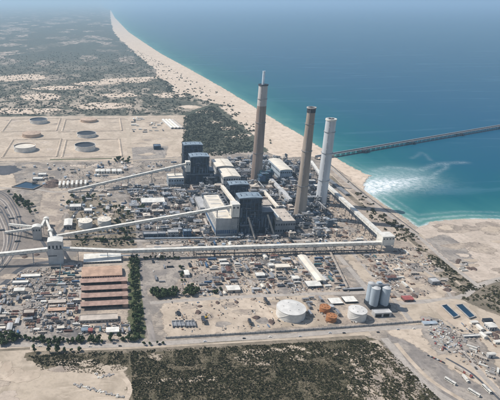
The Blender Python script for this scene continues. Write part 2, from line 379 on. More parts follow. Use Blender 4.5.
# --- sea
def coast_dist(X, Y):
    pts = np.array(coast + [(e[0] + 420, e[1] - 60), (e[0] + 700, e[1] - 420)]); d = np.full(X.shape, 1e9)
    for a, c in zip(pts[:-1], pts[1:]):
        ab = c - a; L = (ab ** 2).sum(); t = np.clip(((X - a[0]) * ab[0] + (Y - a[1]) * ab[1]) / L, 0, 1)
        d = np.minimum(d, np.hypot(X - a[0] - t * ab[0], Y - a[1] - t * ab[1]))
    return d
def seg_dist(X, Y, line):
    d = np.full(X.shape, 1e9)
    for a, c in zip(line[:-1], line[1:]):
        a = np.array(a); ab = np.array(c) - a; L = (ab ** 2).sum(); t = np.clip(((X - a[0]) * ab[0] + (Y - a[1]) * ab[1]) / L, 0, 1)
        d = np.minimum(d, np.hypot(X - a[0] - t * ab[0], Y - a[1] - t * ab[1]))
    return d
xs = np.concatenate([np.linspace(200, 560, 50), np.arange(566, 1300, 6), np.geomspace(1306, 90000, 90)])
ys = np.concatenate([np.linspace(-3000, 640, 20), np.arange(660, 1700, 6), np.geomspace(1710, 110000, 130)])
GX, GY = np.meshgrid(xs, ys); nx, ny = len(xs), len(ys)
D = coast_dist(GX, GY)
out_ = P(362, 189)
PL1 = [P(*p) for p in [(361, 189), (372, 187), (385, 184), (398, 182), (408, 180), (416, 178)]]
PL2 = [P(*p) for p in [(416, 178), (424, 177), (432, 178), (437, 172), (445, 168), (447, 164)]]
PL3 = [P(*p) for p in [(376, 170), (390, 167), (405, 168), (420, 170), (428, 167), (440, 163), (465, 162)]]
PL4 = [P(*p) for p in [(412, 158), (418, 155), (421, 152), (425, 154), (431, 160)]]
d1, d2, d3, d4 = (seg_dist(GX, GY, l) for l in (PL1, PL2, PL3, PL4)); do = np.hypot(GX - out_[0], GY - out_[1])
wob = np.array([[0.0]])
foam = np.exp(-(d1 / (26 + do * .22)) ** 2) * np.exp(-(do / 115) ** 1.3) * 2.1 + .20 * np.exp(-(d1 / 12) ** 2) + .13 * np.exp(-(d2 / 8) ** 2) + .13 * np.exp(-(d3 / 13) ** 2) + .07 * np.exp(-(d4 / 7) ** 2)
milky = np.exp(-(np.minimum(seg_dist(GX, GY, PL1), seg_dist(GX, GY, [P(361, 187), P(385, 173), P(412, 171)])) / 60) ** 2) * np.exp(-do / 300)
surf = np.clip((1500 - GY) / 300, 0, 1) * np.exp(-((D - 2) / 5.5) ** 2) * .75
surf += np.clip((1500 - GY) / 300, 0, 1) * (.24 * np.exp(-((D - 24) / 5) ** 2) + .12 * np.exp(-((D - 46) / 5) ** 2))
me = bpy.data.meshes.new('sea'); V = np.zeros((nx * ny, 3)); V[:, 0] = GX.ravel(); V[:, 1] = GY.ravel(); V[:, 2] = -1.1
idx = np.arange(nx * ny).reshape(ny, nx); F = np.stack([idx[:-1, :-1], idx[:-1, 1:], idx[1:, 1:], idx[1:, :-1]], -1).reshape(-1, 4)
me.from_pydata(V.tolist(), [], F.tolist())
for nm, arr in (('depth', np.clip(D / 900, 0, 1) ** .5), ('foam', np.clip(foam + surf, 0, 1)), ('milky', np.clip(milky, 0, 1))):
    a = me.attributes.new(nm, 'FLOAT', 'POINT'); a.data.foreach_set('value', arr.ravel().astype(np.float32))
m, n, b = new_mat('sea_water'); v = pos(n)
dp = node(n, 'ShaderNodeAttribute', attribute_name='depth').outputs['Fac']; fo = node(n, 'ShaderNodeAttribute', attribute_name='foam').outputs['Fac']; mk = node(n, 'ShaderNodeAttribute', attribute_name='milky').outputs['Fac']
wb = noise_n(n, mapped(n, v, (1, .35, 1), .5), .006, 6, .6, .8)
dd = math_n(n, 'ADD', dp, math_n(n, 'MULTIPLY', math_n(n, 'SUBTRACT', wb, .5), .38))
r = node(n, 'ShaderNodeValToRGB'); n.links.new(dd, r.inputs[0]); cr = r.color_ramp
SEA = [(.0, (.25, .34, .27)), (.10, (.09, .24, .215)), (.24, (.028, .160, .17)), (.42, (.003, .108, .138)), (.65, (.002, .086, .145)), (1, (.002, .076, .152))]
cr.elements[0].position, cr.elements[1].position = SEA[0][0], SEA[-1][0]
cr.elements[0].color = (*SEA[0][1], 1); cr.elements[1].color = (*SEA[-1][1], 1)
for q, c in SEA[1:-1]: el = cr.elements.new(q); el.color = (*c, 1)
c = mixrgb(n, math_n(n, 'MULTIPLY', mk, .85), r.outputs[0], (.22, .36, .36))
stk = noise_n(n, mapped(n, v, (.0016, .012, 1), -.35), 1, 5, .6, 1.2)
c = mixrgb(n, math_n(n, 'MULTIPLY', ramp(n, stk, .55, .68), .22), c, (.10, .22, .30))
fn = noise_n(n, mapped(n, v, (1, 1, 1)), .09, 6, .7, .6)
fm = math_n(n, 'MULTIPLY', fo, math_n(n, 'ADD', math_n(n, 'MULTIPLY', ramp(n, fn, .38, .6), .8), .35), True)
c = mixrgb(n, fm, c, (.78, .80, .80))
n.links.new(c, b.inputs['Base Color']); b.inputs['IOR'].default_value = 1.25; b.inputs['Specular IOR Level'].default_value = .035
n.links.new(math_n(n, 'ADD', math_n(n, 'MULTIPLY', fm, .5), .22), b.inputs['Roughness'])
bp = node(n, 'ShaderNodeBump'); bp.inputs['Strength'].default_value = .25; bp.inputs['Distance'].default_value = 1.0
n.links.new(noise_n(n, mapped(n, v, (1, .5, 1), .6), .12, 6, .65), bp.inputs['Height']); n.links.new(bp.outputs[0], b.inputs['Normal'])
me.materials.append(m); M['sea'] = m
o = bpy.data.objects.new('sea', me); COL.objects.link(o); tag(o, kind='structure')
# --- beach
inner = [(110.2, 12), (110.5, 16), (111, 20), (113, 30), (119, 38), (129, 47), (140, 57), (152, 67), (165, 80), (178, 91), (200, 98), (216, 103), (232, 119), (246, 130), (256, 140), (264, 148), (276, 157), (290, 160), (316, 158), (330, 166), (346, 178), (362, 193)]
ci = COAST_PX.index((364, 193.5))
bp_ = densify([P(*p) for p in COAST_PX[:ci + 1]], 30, 1.2, False, 3) + densify([P(*p) for p in inner[::-1]], 30, 16, False, 5)
sheet('beach', bp_, 'beach', px=False, feather=14)
# dune scrub islands on the inner edge of the beach, and sandy blow-outs in the scrub
for (u, v_, a, b2, kind) in [q_ for q_ in [(150, 78, 60, 18, 's'), (171, 95, 70, 25, 's'), (186, 88, 35, 12, 'g'), (178, 80, 30, 14, 'g'), (201, 90, 26, 9, 'g'), (214, 99, 24, 9, 'g'), (168, 76, 60, 14, 'g'), (224, 110, 20, 8, 'g'), (157, 66, 60, 22, 'g'),
                           (130, 80, 120, 40, 's'), (95, 83, 110, 26, 's'), (42, 97, 80, 40, 's'), (102, 106, 90, 26, 's'), (20, 78, 160, 55, 's'), (120, 95, 70, 22, 's'), (60, 88, 110, 25, 's'), (18, 111, 150, 22, 's'), (205, 112, 30, 10, 's'), (228, 128, 26, 10, 's'), (242, 135, 20, 8, 's'), (190, 107, 40, 14, 's'), (215, 122, 18, 8, 's'), (240, 126, 14, 7, 'g'), (236, 137, 22, 7, 's')] if q_[4] == 's']:
    x, y = P(u, v_); pts = []
    for k in range(26):
        t = k / 26 * 2 * math.pi; q = 1 + .55 * noise.noise(Vector((math.cos(t) * 1.3 + u, math.sin(t) * 1.3 + v_, 2)))
        pts.append((x + a * q * math.cos(t) * (1.0), y + b2 * 2.2 * q * math.sin(t)))
    sheet('dune_sand' if kind == 's' else 'dune_scrub', pts, 'beach' if kind == 's' else 'farscrub', px=False, amp=6, step=14, feather=min(45, b2 * 1.5))
# --- the ground of the works
sheet('scrub_ground', [(184, 115), (216, 104), (232, 120), (246, 131), (256, 141), (264, 150), (262, 157), (215, 158), (180, 160)], 'farscrub', 5, feather=22)
sheet('tank_farm_ground', [(-90, 119), (0, 117), (100, 116.2), (186, 115.6), (184, 130), (180, 158), (130, 160.5), (0, 161.5), (-90, 163)], 'sandpad', 1.5)
sheet('plant_ground', [(-110, 163), (0, 161.5), (130, 160.5), (180, 157), (215, 152), (262, 152), (285, 158), (312, 157), (328, 164), (345, 178), (364, 194), (394, 214), (418, 231), (440, 262), (478, 290), (500, 320), (560, 420), (400, 420), (385, 345), (365, 335), (160, 346), (-110, 360)], 'plant', 2)
sheet('seafront_ground', [(331, 166), (345, 176), (364, 193.8), (394, 213), (418.5, 230), (440, 262), (478, 288), (462, 300), (440, 290), (398, 246), (370, 222), (345, 196), (322, 168)], 'drysoil', 2)
sheet('peninsula_ground', [(418, 230), (424, 227.5), (432, 223.2), (450, 221.2), (475, 219.6), (500, 220), (540, 222.6), (590, 240), (590, 330), (520, 330), (497, 300), (478, 287), (450, 262), (430, 243)], 'pensand', 1.5)
for u, v_, a, b2 in [(455, 229, 45, 9), (475, 245, 24, 6), (484, 252, 26, 9), (446, 227, 24, 8), (492, 233, 22, 5), (489, 225, 30, 7)]:
    x, y = P(u, v_); sheet('scrub_patch', [(x + a * .7 * math.cos(t) * (1 + .4 * math.sin(3 * t + u)), y + b2 * 1.6 * math.sin(t)) for t in [k * math.pi / 10 for k in range(20)]], 'drysoil', 3, 8, px=False, feather=9)
sheet('grey_fill', [(430, 240), (445, 236), (462, 246), (474, 262), (462, 266), (447, 256)], 'lot', 2)
sheet('coal_yard', [(-100, 188), (8, 190), (28, 212), (46, 236), (47, 262), (22, 268), (0, 284), (-100, 300)], 'coal', 2)
sheet('sandy_lot', [(-60, 172), (12, 174), (16, 186), (0, 190), (-60, 190)], 'sandpad', 2)
sheet('dirt_clearing', [(45, 190), (78, 188), (62, 214), (52, 232), (40, 215)], 'yard', 2)
sheet('grey_pad', [(130, 148), (166, 146), (163, 160), (130, 160)], 'lot', .5)
sheet('left_yard', [(22, 269), (80, 262), (78, 330), (84, 338), (-60, 344), (-60, 300), (0, 285)], 'lot', 2)
sheet('dirt_lot', [(46, 292), (72, 288), (74, 306), (48, 308)], 'yard', 2)
sheet('shed_yard', [(80, 252), (128, 252), (131, 336), (78, 338)], 'yard', 1)
sheet('grey_lot', [(143, 256), (194, 256), (196, 284), (148, 286)], 'lot', 1)
sheet('dirt_yard', [(197, 256), (330, 254), (352, 292), (170, 297)], 'yard', 1)
sheet('excavated_sand', [(166, 301), (266, 297), (281, 326), (168, 335)], 'sandpad', 2)
sheet('tank_pad', [(268, 297), (330, 295), (345, 322), (282, 326)], 'sand', 1)
sheet('tank_pad', [(318, 296), (352, 300), (362, 322), (330, 322)], 'yard', 1)
sheet('dirt_triangle', [(318, 208), (332, 196), (362, 222), (384, 240), (340, 244), (320, 246)], 'drysoil', 2)
sheet('sandy_plot', [(378, 268), (430, 262), (452, 290), (430, 300), (396, 300)], 'sandpad', 3)
sheet('sandy_plot', [(398, 302), (428, 300), (438, 318), (410, 324)], 'sand', 3)
sheet('pond_embankment', [(428, 302), (462, 299), (482, 318), (470, 330), (452, 326)], 'sandpad', 1)
sheet('sand_flat', [(470, 300), (500, 312), (540, 340), (520, 400), (492, 350), (476, 330), (484, 320)], 'sand', 3)
sheet('scrub_mound', [(456, 296), (478, 284), (505, 278), (560, 300), (540, 330), (505, 316), (480, 306)], 'mound', 3)
sheet('ash_strip', [(352, 252), (360, 256), (378, 282), (369, 284), (348, 258)], 'sand', 1)
sheet('roadside_scrub', [(425, 252), (437, 256), (478, 287), (462, 294), (440, 276)], 'mound', 3)
for u, v_, a, b2, k_ in [(204, 315, 11, 9, 'yard'), (262, 320, 7, 4, 'lot'), (230, 305, 9, 3, 'yard'), (190, 306, 10, 3, 'drysoil'), (245, 312, 14, 3, 'yard'), (222, 324, 9, 3, 'lot'), (275, 306, 5, 6, 'yard')]:
    x, y = P(u, v_); sheet('dirt_patch', [(x + a * math.cos(t) * (1 + .4 * math.sin(3 * t + u)), y + b2 * 1.6 * math.sin(t)) for t in [k * math.pi / 9 for k in range(18)]], k_, 1.5, 5, px=False, feather=5)
rg = random.Random(21)
for pl_, cnt in (([(0, 272), (78, 266), (78, 335), (-10, 335)], 26), ([(200, 259), (330, 256), (346, 290), (200, 294)], 26), ([(355, 254), (420, 250), (450, 290), (392, 300)], 20), ([(60, 190), (130, 186), (130, 236), (60, 236)], 12), ([(20, 165), (130, 163), (128, 184), (30, 186)], 14), ([(420, 230), (500, 222), (510, 290), (470, 270)], 14), ([(322, 206), (362, 224), (380, 240), (322, 244)], 12), ([(0, 120), (180, 118), (172, 158), (0, 160)], 30), ([(-20, 366), (120, 366), (130, 398), (-20, 400)], 6)):
    wp = [P(*q) for q in pl_]
    for k in range(cnt):
        for _ in range(30):
            x, y = rg.uniform(min(q[0] for q in wp), max(q[0] for q in wp)), rg.uniform(min(q[1] for q in wp), max(q[1] for q in wp))
            if inside((x, y), wp): break
        a, b2, ph = rg.uniform(6, 24), rg.uniform(4, 13), rg.uniform(0, 6)
        sheet('dirt_patch', [(x + a * math.cos(t) * (1 + .4 * math.sin(3 * t + ph)), y + b2 * math.sin(t) * (1 + .3 * math.cos(2 * t + ph))) for t in [q * math.pi / 9 for q in range(18)]], rg.choice(['yard', 'lot', 'drysoil', 'sand', 'paving'] if cnt not in (30, 6, 14) else ['drysoil', 'sandpad', 'pensand']), 1.5, 6, px=False, feather=5)
# foreground
sheet('sand_track', [(-90, 352), (34, 352), (44, 366), (126, 364), (134, 382), (140, 440), (-120, 440)], 'sand', 2)
sheet('scrub_land', [(26, 354), (60, 351), (150, 348.5), (260, 342), (364, 337), (386, 346), (412, 372), (440, 400), (470, 440), (130, 440), (132, 380), (126, 364), (46, 367)], 'scrubground', 2)
sheet('bare_sand', [(362, 345), (378, 342), (402, 372), (420, 400), (440, 430), (380, 430), (368, 400), (352, 376), (364, 365)], 'drysoil', 5)
for u, v_, a, b2 in [(255, 352, 16, 3.5), (272, 351, 12, 3), (246, 358, 12, 3), (180, 380, 30, 1.5), (156, 356, 9, 3), (205, 378, 14, 1.5), (352, 390, 8, 4), (336, 352, 12, 3), (262, 362, 14, 2.5), (300, 358, 9, 2.5), (352, 360, 9, 4), (290, 349, 14, 2.5), (315, 352, 10, 2), (80, 362, 20, 3), (105, 368, 24, 4)]:
    x, y = P(u, v_); sheet('sand_patch', [(x + a * math.cos(t) * (1 + .45 * math.sin(3 * t + u) + .25 * math.sin(5 * t + v_)), y + b2 * 1.8 * math.sin(t) * (1 + .4 * math.cos(4 * t + u))) for t in [k * math.pi / 12 for k in range(24)]], 'sand', 1.6, 3, px=False, feather=3.5)
sheet('vehicle_park', [(386, 342), (398, 334), (424, 348), (446, 362), (470, 372), (492, 388), (520, 420), (470, 420), (430, 396), (408, 372)], 'lot', 1)
sheet('sandy_verge', [(390, 332), (425, 326), (452, 340), (476, 364), (500, 392), (488, 386), (446, 362), (420, 346), (404, 338)], 'sandpad', 2)
sheet('paved_forecourt', [(424, 318), (446, 322), (462, 338), (478, 346), (462, 350), (440, 352), (426, 334)], 'lot', 1)
sheet('shade_dark_paving', [(196, 184), (232, 160), (284, 160), (316, 172), (326, 196), (326, 238), (240, 238), (196, 238)], 'paving', 3)  # darker sheet under the core: shadows of its units put into the ground colour
sheet('shade_dark_paving', [(128, 188), (196, 185), (206, 238), (136, 238)], 'paving', 3)
sheet('grass_strip', [(131, 258), (139, 258), (142, 337), (132, 337)], 'grass', 1)
sheet('garden_ground', [(72, 200), (100, 197), (134, 214), (136, 247), (74, 247)], 'mound', 3)
# roads
strip('verge', [(-90, 356), (20, 349), (75, 350.5), (150, 348.3), (290, 340), (370, 333.5)], 9, 'sand')
strip('perimeter_road', [(-90, 349), (20, 344.5), (75, 346), (150, 344), (220, 339.5), (290, 335.5), (370, 329), (440, 326)], 8.5, 'road')
strip('road', [(153, 342), (148, 318), (144, 290), (140, 250), (135.5, 205), (131, 164)], 9, 'lot', curve=False)
strip('road', [(150, 303), (210, 298.5), (290, 294.5), (352, 293), (380, 291)], 8, 'road')
strip('road', [(128, 240.5), (200, 241), (300, 240), (330, 241)], 8, 'road')
strip('road', [(330, 247), (349, 268), (371, 295), (384, 320)], 9, 'road')
strip('road', [(348, 248), (370, 272), (392, 297), (412, 322)], 7, 'road')
strip('beach_track', [(322, 160), (350, 181), (378, 201), (404, 222), (424, 238)], 6, 'sand')
strip('beach_track', [(326, 170), (352, 194), (384, 220), (412, 244), (440, 268), (462, 286)], 5, 'sand')
strip('dark_verge', [(330, 176), (352, 198), (364, 208)], 12, 'mound')
strip('seafront_road', [(331, 168), (360, 193), (394, 219), (420, 238), (446, 261), (477, 285)], 8, 'road')
strip('road', [(540, 272), (500, 279), (477, 286.5), (463, 296), (440, 300), (400, 303)], 10, 'road')
strip('road', [(384, 338), (396, 352), (410, 370), (430, 388), (462, 408), (500, 430)], 10, 'road')
strip('road', [(436, 330), (462, 352), (480, 372), (500, 393), (520, 414)], 7, 'road')
strip('track', [(0, 398), (12, 374), (22, 356), (24, 348)], 6, 'sand')
strip('track', [(-20, 378), (40, 371), (90, 371), (120, 376), (130, 388), (124, 404)], 5, 'sandpad')
strip('track', [(372, 360), (392, 388), (404, 412)], 4, 'sand')
strip('track', [(340, 368), (356, 384), (372, 410)], 4, 'sand')
strip('sandy_island', [(396, 343), (412, 362), (432, 381), (462, 400), (490, 416)], 5, 'sandpad')
strip('coal_road', [(-30, 205), (6, 214), (30, 228), (44, 244), (52, 262)], 6, 'oldroad')
strip('track', [(-20, 262), (18, 258), (50, 259)], 5, 'sand')
strip('coal_road', [(-40, 310), (2, 285), (16, 272), (30, 265), (48, 262), (64, 262)], 9, 'oldroad')
strip('service_road', [(-60, 186), (30, 189), (60, 192), (128, 187), (230, 180)], 7, 'road')
strip('service_road', [(62, 232), (75, 214), (88, 196), (98, 182)], 7, 'oldroad')
strip('service_road', [(70, 237), (128, 232.5), (200, 230)], 5, 'oldroad')
strip('tank_farm_road', [(131, 164), (129, 140), (126, 117)], 13, 'sand', curve=False)
strip('tank_farm_road', [(-80, 140), (0, 137.5), (130, 136.5)], 8, 'sand', curve=False)
strip('tank_farm_road', [(58, 117), (60, 136), (58, 160)], 10, 'sand', curve=False)
strip('tank_farm_road', [(-40, 163), (40, 161.5), (130, 160.5), (178, 158)], 8, 'sand', curve=False)
strip('dark_verge', [(50, 159.6), (85, 159), (112, 158.4)], 10, 'grass', curve=False)
for k, r_ in enumerate([0, 13, 26, 41]):                        # railway loop on the coal yard
    strip('ballast_bed', [(-40 - r_ * .3, 182 + r_ * .3), (0 - r_ * .25, 192 + r_ * .4), (14 - r_ * .3, 206 + r_ * .42), (20 - r_ * .35, 225 + r_ * .42), (16 - r_ * .45, 246 + r_ * .4), (2 - r_ * .5, 268 + r_ * .3), (-30, 292 + r_ * .2)], 8, 'road' if k % 2 else 'oldroad')
    strip('railway_track', [(-40 - r_ * .3, 182 + r_ * .3), (0 - r_ * .25, 192 + r_ * .4), (14 - r_ * .3, 206 + r_ * .42), (20 - r_ * .35, 225 + r_ * .42), (16 - r_ * .45, 246 + r_ * .4), (2 - r_ * .5, 268 + r_ * .3), (-30, 292 + r_ * .2)], 3.4, 'rail' if k % 2 else 'coal')
strip('yard_road', [(80, 262), (79, 300), (78, 338)], 7, 'road', curve=False)
strip('yard_road', [(-10, 300), (40, 297), (78, 295)], 5, 'road')
strip('yard_road', [(200, 277), (262, 275), (330, 270)], 5.5, 'road')
strip('yard_road', [(232, 258), (262, 296)], 6, 'road', curve=False)
strip('yard_road', [(262, 256), (300, 294)], 6, 'road', curve=False)
strip('yard_road', [(326, 326), (318, 308), (306, 296)], 5, 'sand', curve=False)
strip('yard_road', [(205, 240), (196, 200), (190, 186)], 7, 'road', curve=False)
strip('yard_road', [(262, 239), (255, 205), (243, 178), (232, 160)], 6, 'road', curve=False)
strip('yard_road', [(322, 244), (306, 196), (290, 160)], 6, 'road', curve=False)
strip('yard_road', [(392, 262), (420, 268), (440, 282), (452, 298)], 5, 'road')
strip('yard_road', [(376, 256), (394, 276), (412, 300)], 5, 'road')
strip('yard_road', [(428, 304), (460, 300), (482, 318), (470, 332), (452, 328), (430, 306)], 4, 'sand')
strip('yard_road', [(446, 358), (470, 372), (490, 390), (510, 410)], 3, 'oldroad')
strip('seawall', [(330, 164), (360, 190.5), (394, 215.5), (419, 234)], 2.5, 'oldroad')
strip('dark_verge', [(404, 234), (428, 254), (452, 274), (470, 289)], 9, 'mound')
strip('dark_verge', [(-60, 353.5), (30, 348.4)], 5, 'mound'); strip('dark_verge', [(40, 353), (75, 352.4), (150, 350), (260, 343.5), (366, 337)], 8, 'mound')
# --- haze, closed round everything
hb = MB(); hb.box(-140000, 140000, -6000, 150000, -3, 456)
hm = bpy.data.materials.new('haze_air'); hm.use_nodes = True; hn = hm.node_tree; hn.nodes.clear()
ho = hn.nodes.new('ShaderNodeOutputMaterial'); pv = hn.nodes.new('ShaderNodeVolumePrincipled'); pv.inputs['Density'].default_value = HAZE
pv.inputs['Color'].default_value = (.58, .785, .96, 1); pv.inputs['Anisotropy'].default_value = 0.2
hn.links.new(pv.outputs[0], ho.inputs['Volume'])
tag(hb.build('haze', hm), kind='stuff')

# ================================================================== CHIMNEYS
def chimney(u, vb, vt, rb, rt, label, lower, upper, split, kind):
    X, Y = P(u, vb); h = HT(X, Y, vt); t = thing('chimney', label, 'chimney', (X, Y)); occupy(X - rb, X + rb, Y - rb, Y + rb)
    rr = lambda z: rb + (rt - rb) * (z / h) ** .8
    zs = [h * split * k / 6 for k in range(7)]
    b = MB()
    for k in range(6): b.cyl(0, 0, zs[k], zs[k + 1], rr(zs[k]), rr(zs[k + 1]), 40, False)
    b.build('shaft', lower, t, True)
    b = MB(); z2 = [h * split + h * (1 - split) * k / 3 for k in range(4)]
    for k in range(3): b.cyl(0, 0, z2[k], z2[k + 1], rr(z2[k]), rr(z2[k + 1]), 40, False)
    b.build('upper_shaft', upper, t, True)
    MB().ring(0, 0, h - .4, h + .1, rt * .55, rt, 40).build('rim', 'chimney_white' if kind == 'C' else 'dark', t)
    MB().cyl(0, 0, h - 6, h - 5.5, rt * .9, n=24).build('mouth', 'dark_open', t)
    for q in (.3, .62, .86):
        b = MB(); b.ring(0, 0, h * q, h * q + .35, rr(h * q) - .05, rr(h * q) + 1.5, 32)
        for i in range(16):
            a = i * math.pi / 8; R_ = rr(h * q) + 1.4; b.box(R_ * math.cos(a) - .06, R_ * math.cos(a) + .06, R_ * math.sin(a) - .06, R_ * math.sin(a) + .06, h * q + .35, h * q + 1.5)
        b.ring(0, 0, h * q + 1.45, h * q + 1.58, rr(h * q) + 1.34, rr(h * q) + 1.46, 32); b.build('walkway', 'steel', t)
    a = 4.1; lad = MB()
    for k in range(12):
        z0, z1 = h * k / 12 + 2, h * (k + 1) / 12; lad.beam(((rr(z0) + .5) * math.cos(a), (rr(z0) + .5) * math.sin(a), z0), ((rr(z1) + .5) * math.cos(a), (rr(z1) + .5) * math.sin(a), z1), .8, .5)
    lad.build('ladder_cage', 'steel', t)
    return t, X, Y, h, rr
t, X, Y, h, rr = chimney(256, 180, 84.5, 14.5, 11.2, 'tall brown chimney with a bleached upper section and one bright steel flue on top', 'chimney_brown', 'chimney_pale', .79, 'A')
MB().ring(0, 0, h - 2.2, h + .6, 11.3, 12.6, 40).build('collar', 'dark', t)
hf = HT(X, Y, 71); b = MB(); b.cyl(-.8, 0, h - 8, hf, 3.4, 3.3, 24, False); b.ring(-.8, 0, hf - .8, hf, 2.8, 3.7, 24); b.build('flue', 'flue', t, True)
t, X, Y, h, rr = chimney(299.5, 216, 107.5, 13.4, 8.2, 'tan tapering chimney with a dark band round its top, middle one of three', 'chimney_tan', 'chimney_tan', .8, 'B')
MB().ring(0, 0, h - 10, h - 1.5, 8.0, 8.9, 40).build('dark_band', 'dark', t); MB().ring(0, 0, h - 1.4, h + .8, 7.2, 9.9, 40).build('collar', 'concrete', t)
t, X, Y, h, rr = chimney(320.5, 204, 119, 12.6, 11.3, 'white painted straight chimney nearest the sea with a pale rim', 'chimney_white', 'chimney_white', .72, 'C')
MB().ring(0, 0, h - 2.6, h + .8, 9.2, 12.2, 40).build('collar', 'white', t)
b = MB()
for i in range(3): b.cyl(4 * math.cos(i * 2.1), 4 * math.sin(i * 2.1), h - 6, h + 1.6, 3.0, n=20, cap=False)
b.build('flue', 'grey', t, True)

# ================================================================== BUILDINGS
def front(u0, u1, vb, vt, vback=None, depth=None, h=None):
    """metres of a building from the foot of its near wall (photo pixels), its near roof edge and its far roof edge"""
    X0, Y0 = P(u0, vb); X1, _ = P(u1, vb); h = h or HT((X0 + X1) / 2, Y0, vt)
    if depth is None: depth = max(4, P((u0 + u1) / 2, vback, h)[1] - Y0)
    occupy(X0 - 1, X1 + 1, Y0 - 1, Y0 + depth + 1)
    return X0, X1 - X0, Y0, depth, h
def windows(t, wall, w, d, h, rows, n, side='front', mat='glass', z0=1.5, frac=.6, hfrac=.32):
    """window openings set into dark frames, each glazed strip proud of the wall by a few centimetres"""
    step = h / rows
    for r in range(rows):
        b = MB(); za = r * step + step * (1 - hfrac) / 2; zb = za + step * hfrac
        for i in range(n):
            L = w if side == 'front' else d; c = (i + .5) * L / n; hw = L / n * frac / 2
            if side == 'front': b.box(c - hw, c + hw, -.08, .3, za, zb)
            else: b.box(-.08, .3, c - hw, c + hw, za, zb)
        b.build('window_row', mat, t)
def building(name, label, cat, spec, wall, roof, kind='flat', rise=2.5, parapet=True, rows=0, ncol=0, group=None, door=True, band=None, vents=0):
    X0, w, Y0, d, h = spec; t = thing(name, label, cat, (X0, Y0), group)
    MB().box(0, w, 0, d, 0, h).build('wall', wall, t)
    if kind == 'flat':
        r = MB().box(-.25, w + .25, -.25, d + .25, h, h + .35).build('roof', roof, t)
        if parapet:
            b = MB(); hh = h + .36
            for q in ((-.25, w + .25, -.25, .1), (-.25, w + .25, d - .1, d + .25), (-.25, .1, .1, d - .1), (w - .1, w + .25, .1, d - .1)): b.box(*q, hh, hh + .9)
            b.build('parapet', wall, t)
    elif kind in ('gx', 'gy'): r = MB().gable(-.5, w + .5, -.5, d + .5, h, h + rise, kind[1]).build('roof', roof, t)
    elif kind in ('vx', 'vy'): r = MB().vault(-.5, w + .5, -.5, d + .5, h, rise, 8, kind[1]).build('roof', roof, t)
    if rows: windows(t, wall, w, d, h, rows, ncol)
    if rows: windows(t, wall, w, d, h, rows, max(2, int(ncol * d / w)), 'side')
    if door:
        b = MB(); dw = min(4.5, w * .2); b.box(w * .5 - dw / 2, w * .5 + dw / 2, -.1, .3, 0, min(h * .6, 5)); b.build('door', 'dark', t)
    if band: MB().box(-.06, w + .06, -.12, d + .06, h * band[0], h * band[1]).build('cladding_band', band[2], t)
    if vents:
        b = MB()
        for i in range(vents):
            x = w * (i + .5) / vents; b.box(x - .9, x + .9, d * .35, d * .35 + 1.8, h + .35, h + 1.9); b.cyl(x, d * .65, h + .35, h + 1.6, .8, n=8)
        b.build('roof_vent', 'steel', t)
    return t
# --- boiler house at the back left, two navy towers
def boiler_tower(label, spec, rise, seed, skirts=()):
    X0, w, Y0, d, h = spec; t = thing('boiler_house', label, 'boiler house', (X0, Y0)); rd = random.Random(seed)
    MB().box(0, w, 0, d, 0, h).build('wall', 'navy', t)
    r = MB().vault(-1.2, w + 1.2, -1.2, d + 1.2, h + 2.2, rise, 10, 'y').build('roof', 'blueroof', t)
    MB().box(-.9, w + .9, -.9, d + .9, h, h + 2.2).build('eaves_band', 'navytrim', t)
    b = MB()
    for i in range(4): x = w * (i + .5) / 4; b.box(x - .8, x + .8, d * .35, d * .65, h + 2.2 + rise * .9, h + 3.0 + rise)
    b.build('ridge_vent', 'navytrim', r)
    k = int(h // 9)
    for q in range(1, k + 1):
        z = h * q / (k + 1); b = MB(); b.box(-1.3, w + 1.3, -1.3, -.05, z, z + .5); b.box(-1.3, -.05, -.05, d, z, z + .5); b.box(w + .05, w + 1.3, -.05, d, z, z + .5); b.build('gallery_floor', 'navytrim', t)
    nb = max(4, int(w // 7)); b = MB()
    for i in range(nb + 1):
        x = -1.2 + (w + 2.4) * i / nb; b.box(x - .3, x + .3, -1.35, -.75, 0, h)
        y = d * i / nb; b.box(-1.35, -.75, y - .3, y + .3, 0, h)
    b.build('column', 'navytrim', t)
    for q in range(k):
        b = MB(); z = h * (q + .35) / (k + 1)
        for i in range(nb):
            if rd.random() < .6: x = w * (i + .5) / nb; b.box(x - 1.6, x + 1.6, -.12, .3, z, z + 3.2)
        if b.v: b.build('louvre', rd.choice(['dark', 'navytrim', 'blue']), t)
    b = MB()                                                    # ducts and downcomers on the outer faces
    for q in range(7):
        x = rd.uniform(.05, .95) * w; z0 = rd.uniform(0, .5) * h; z1 = z0 + rd.uniform(.15, .45) * h; s = rd.uniform(.8, 1.8); b.box(x - s, x + s, -2.6, -1.45, z0, min(z1, h * .97))
    for q in range(4): y = rd.uniform(.1, .9) * d; b.box(-2.8, -1.45, y - 1, y + 1, rd.uniform(0, .4) * h, rd.uniform(.5, .95) * h)
    b.build('duct', rd.choice(['grey', 'navytrim']), t)
    b = MB()
    for q in range(5): x = rd.uniform(0, .7) * w; z = rd.uniform(.1, .9) * h; b.box(x, x + rd.uniform(4, 12), -2.9, -1.4, z, z + .5); b.box(x, x + .4, -2.9, -2.5, z, z + 1.6)
    b.build('gallery_floor', 'steel', t)
    for (x0, x1, y0, y1, z) in skirts:
        s = MB().box(x0, x1, y0, y1, 0, z).build('annex', 'navy', t)
        MB().box(x0 - .3, x1 + .3, y0 - .3, y1 + .3, z, z + .5).build('annex_roof', 'grey', s)
        b = MB()
        for i in range(4):
            x = x0 + (x1 - x0) * (i + .5) / 4; b.box(x - 1.2, x + 1.2, y0 - .12, y0 + .2, z * .3, z * .75)
        b.build('annex_louvre', 'navytrim', s)
    return t
s1 = front(190, 208.5, 183, 157.6, depth=34); X0, w, Y0, d, h = s1
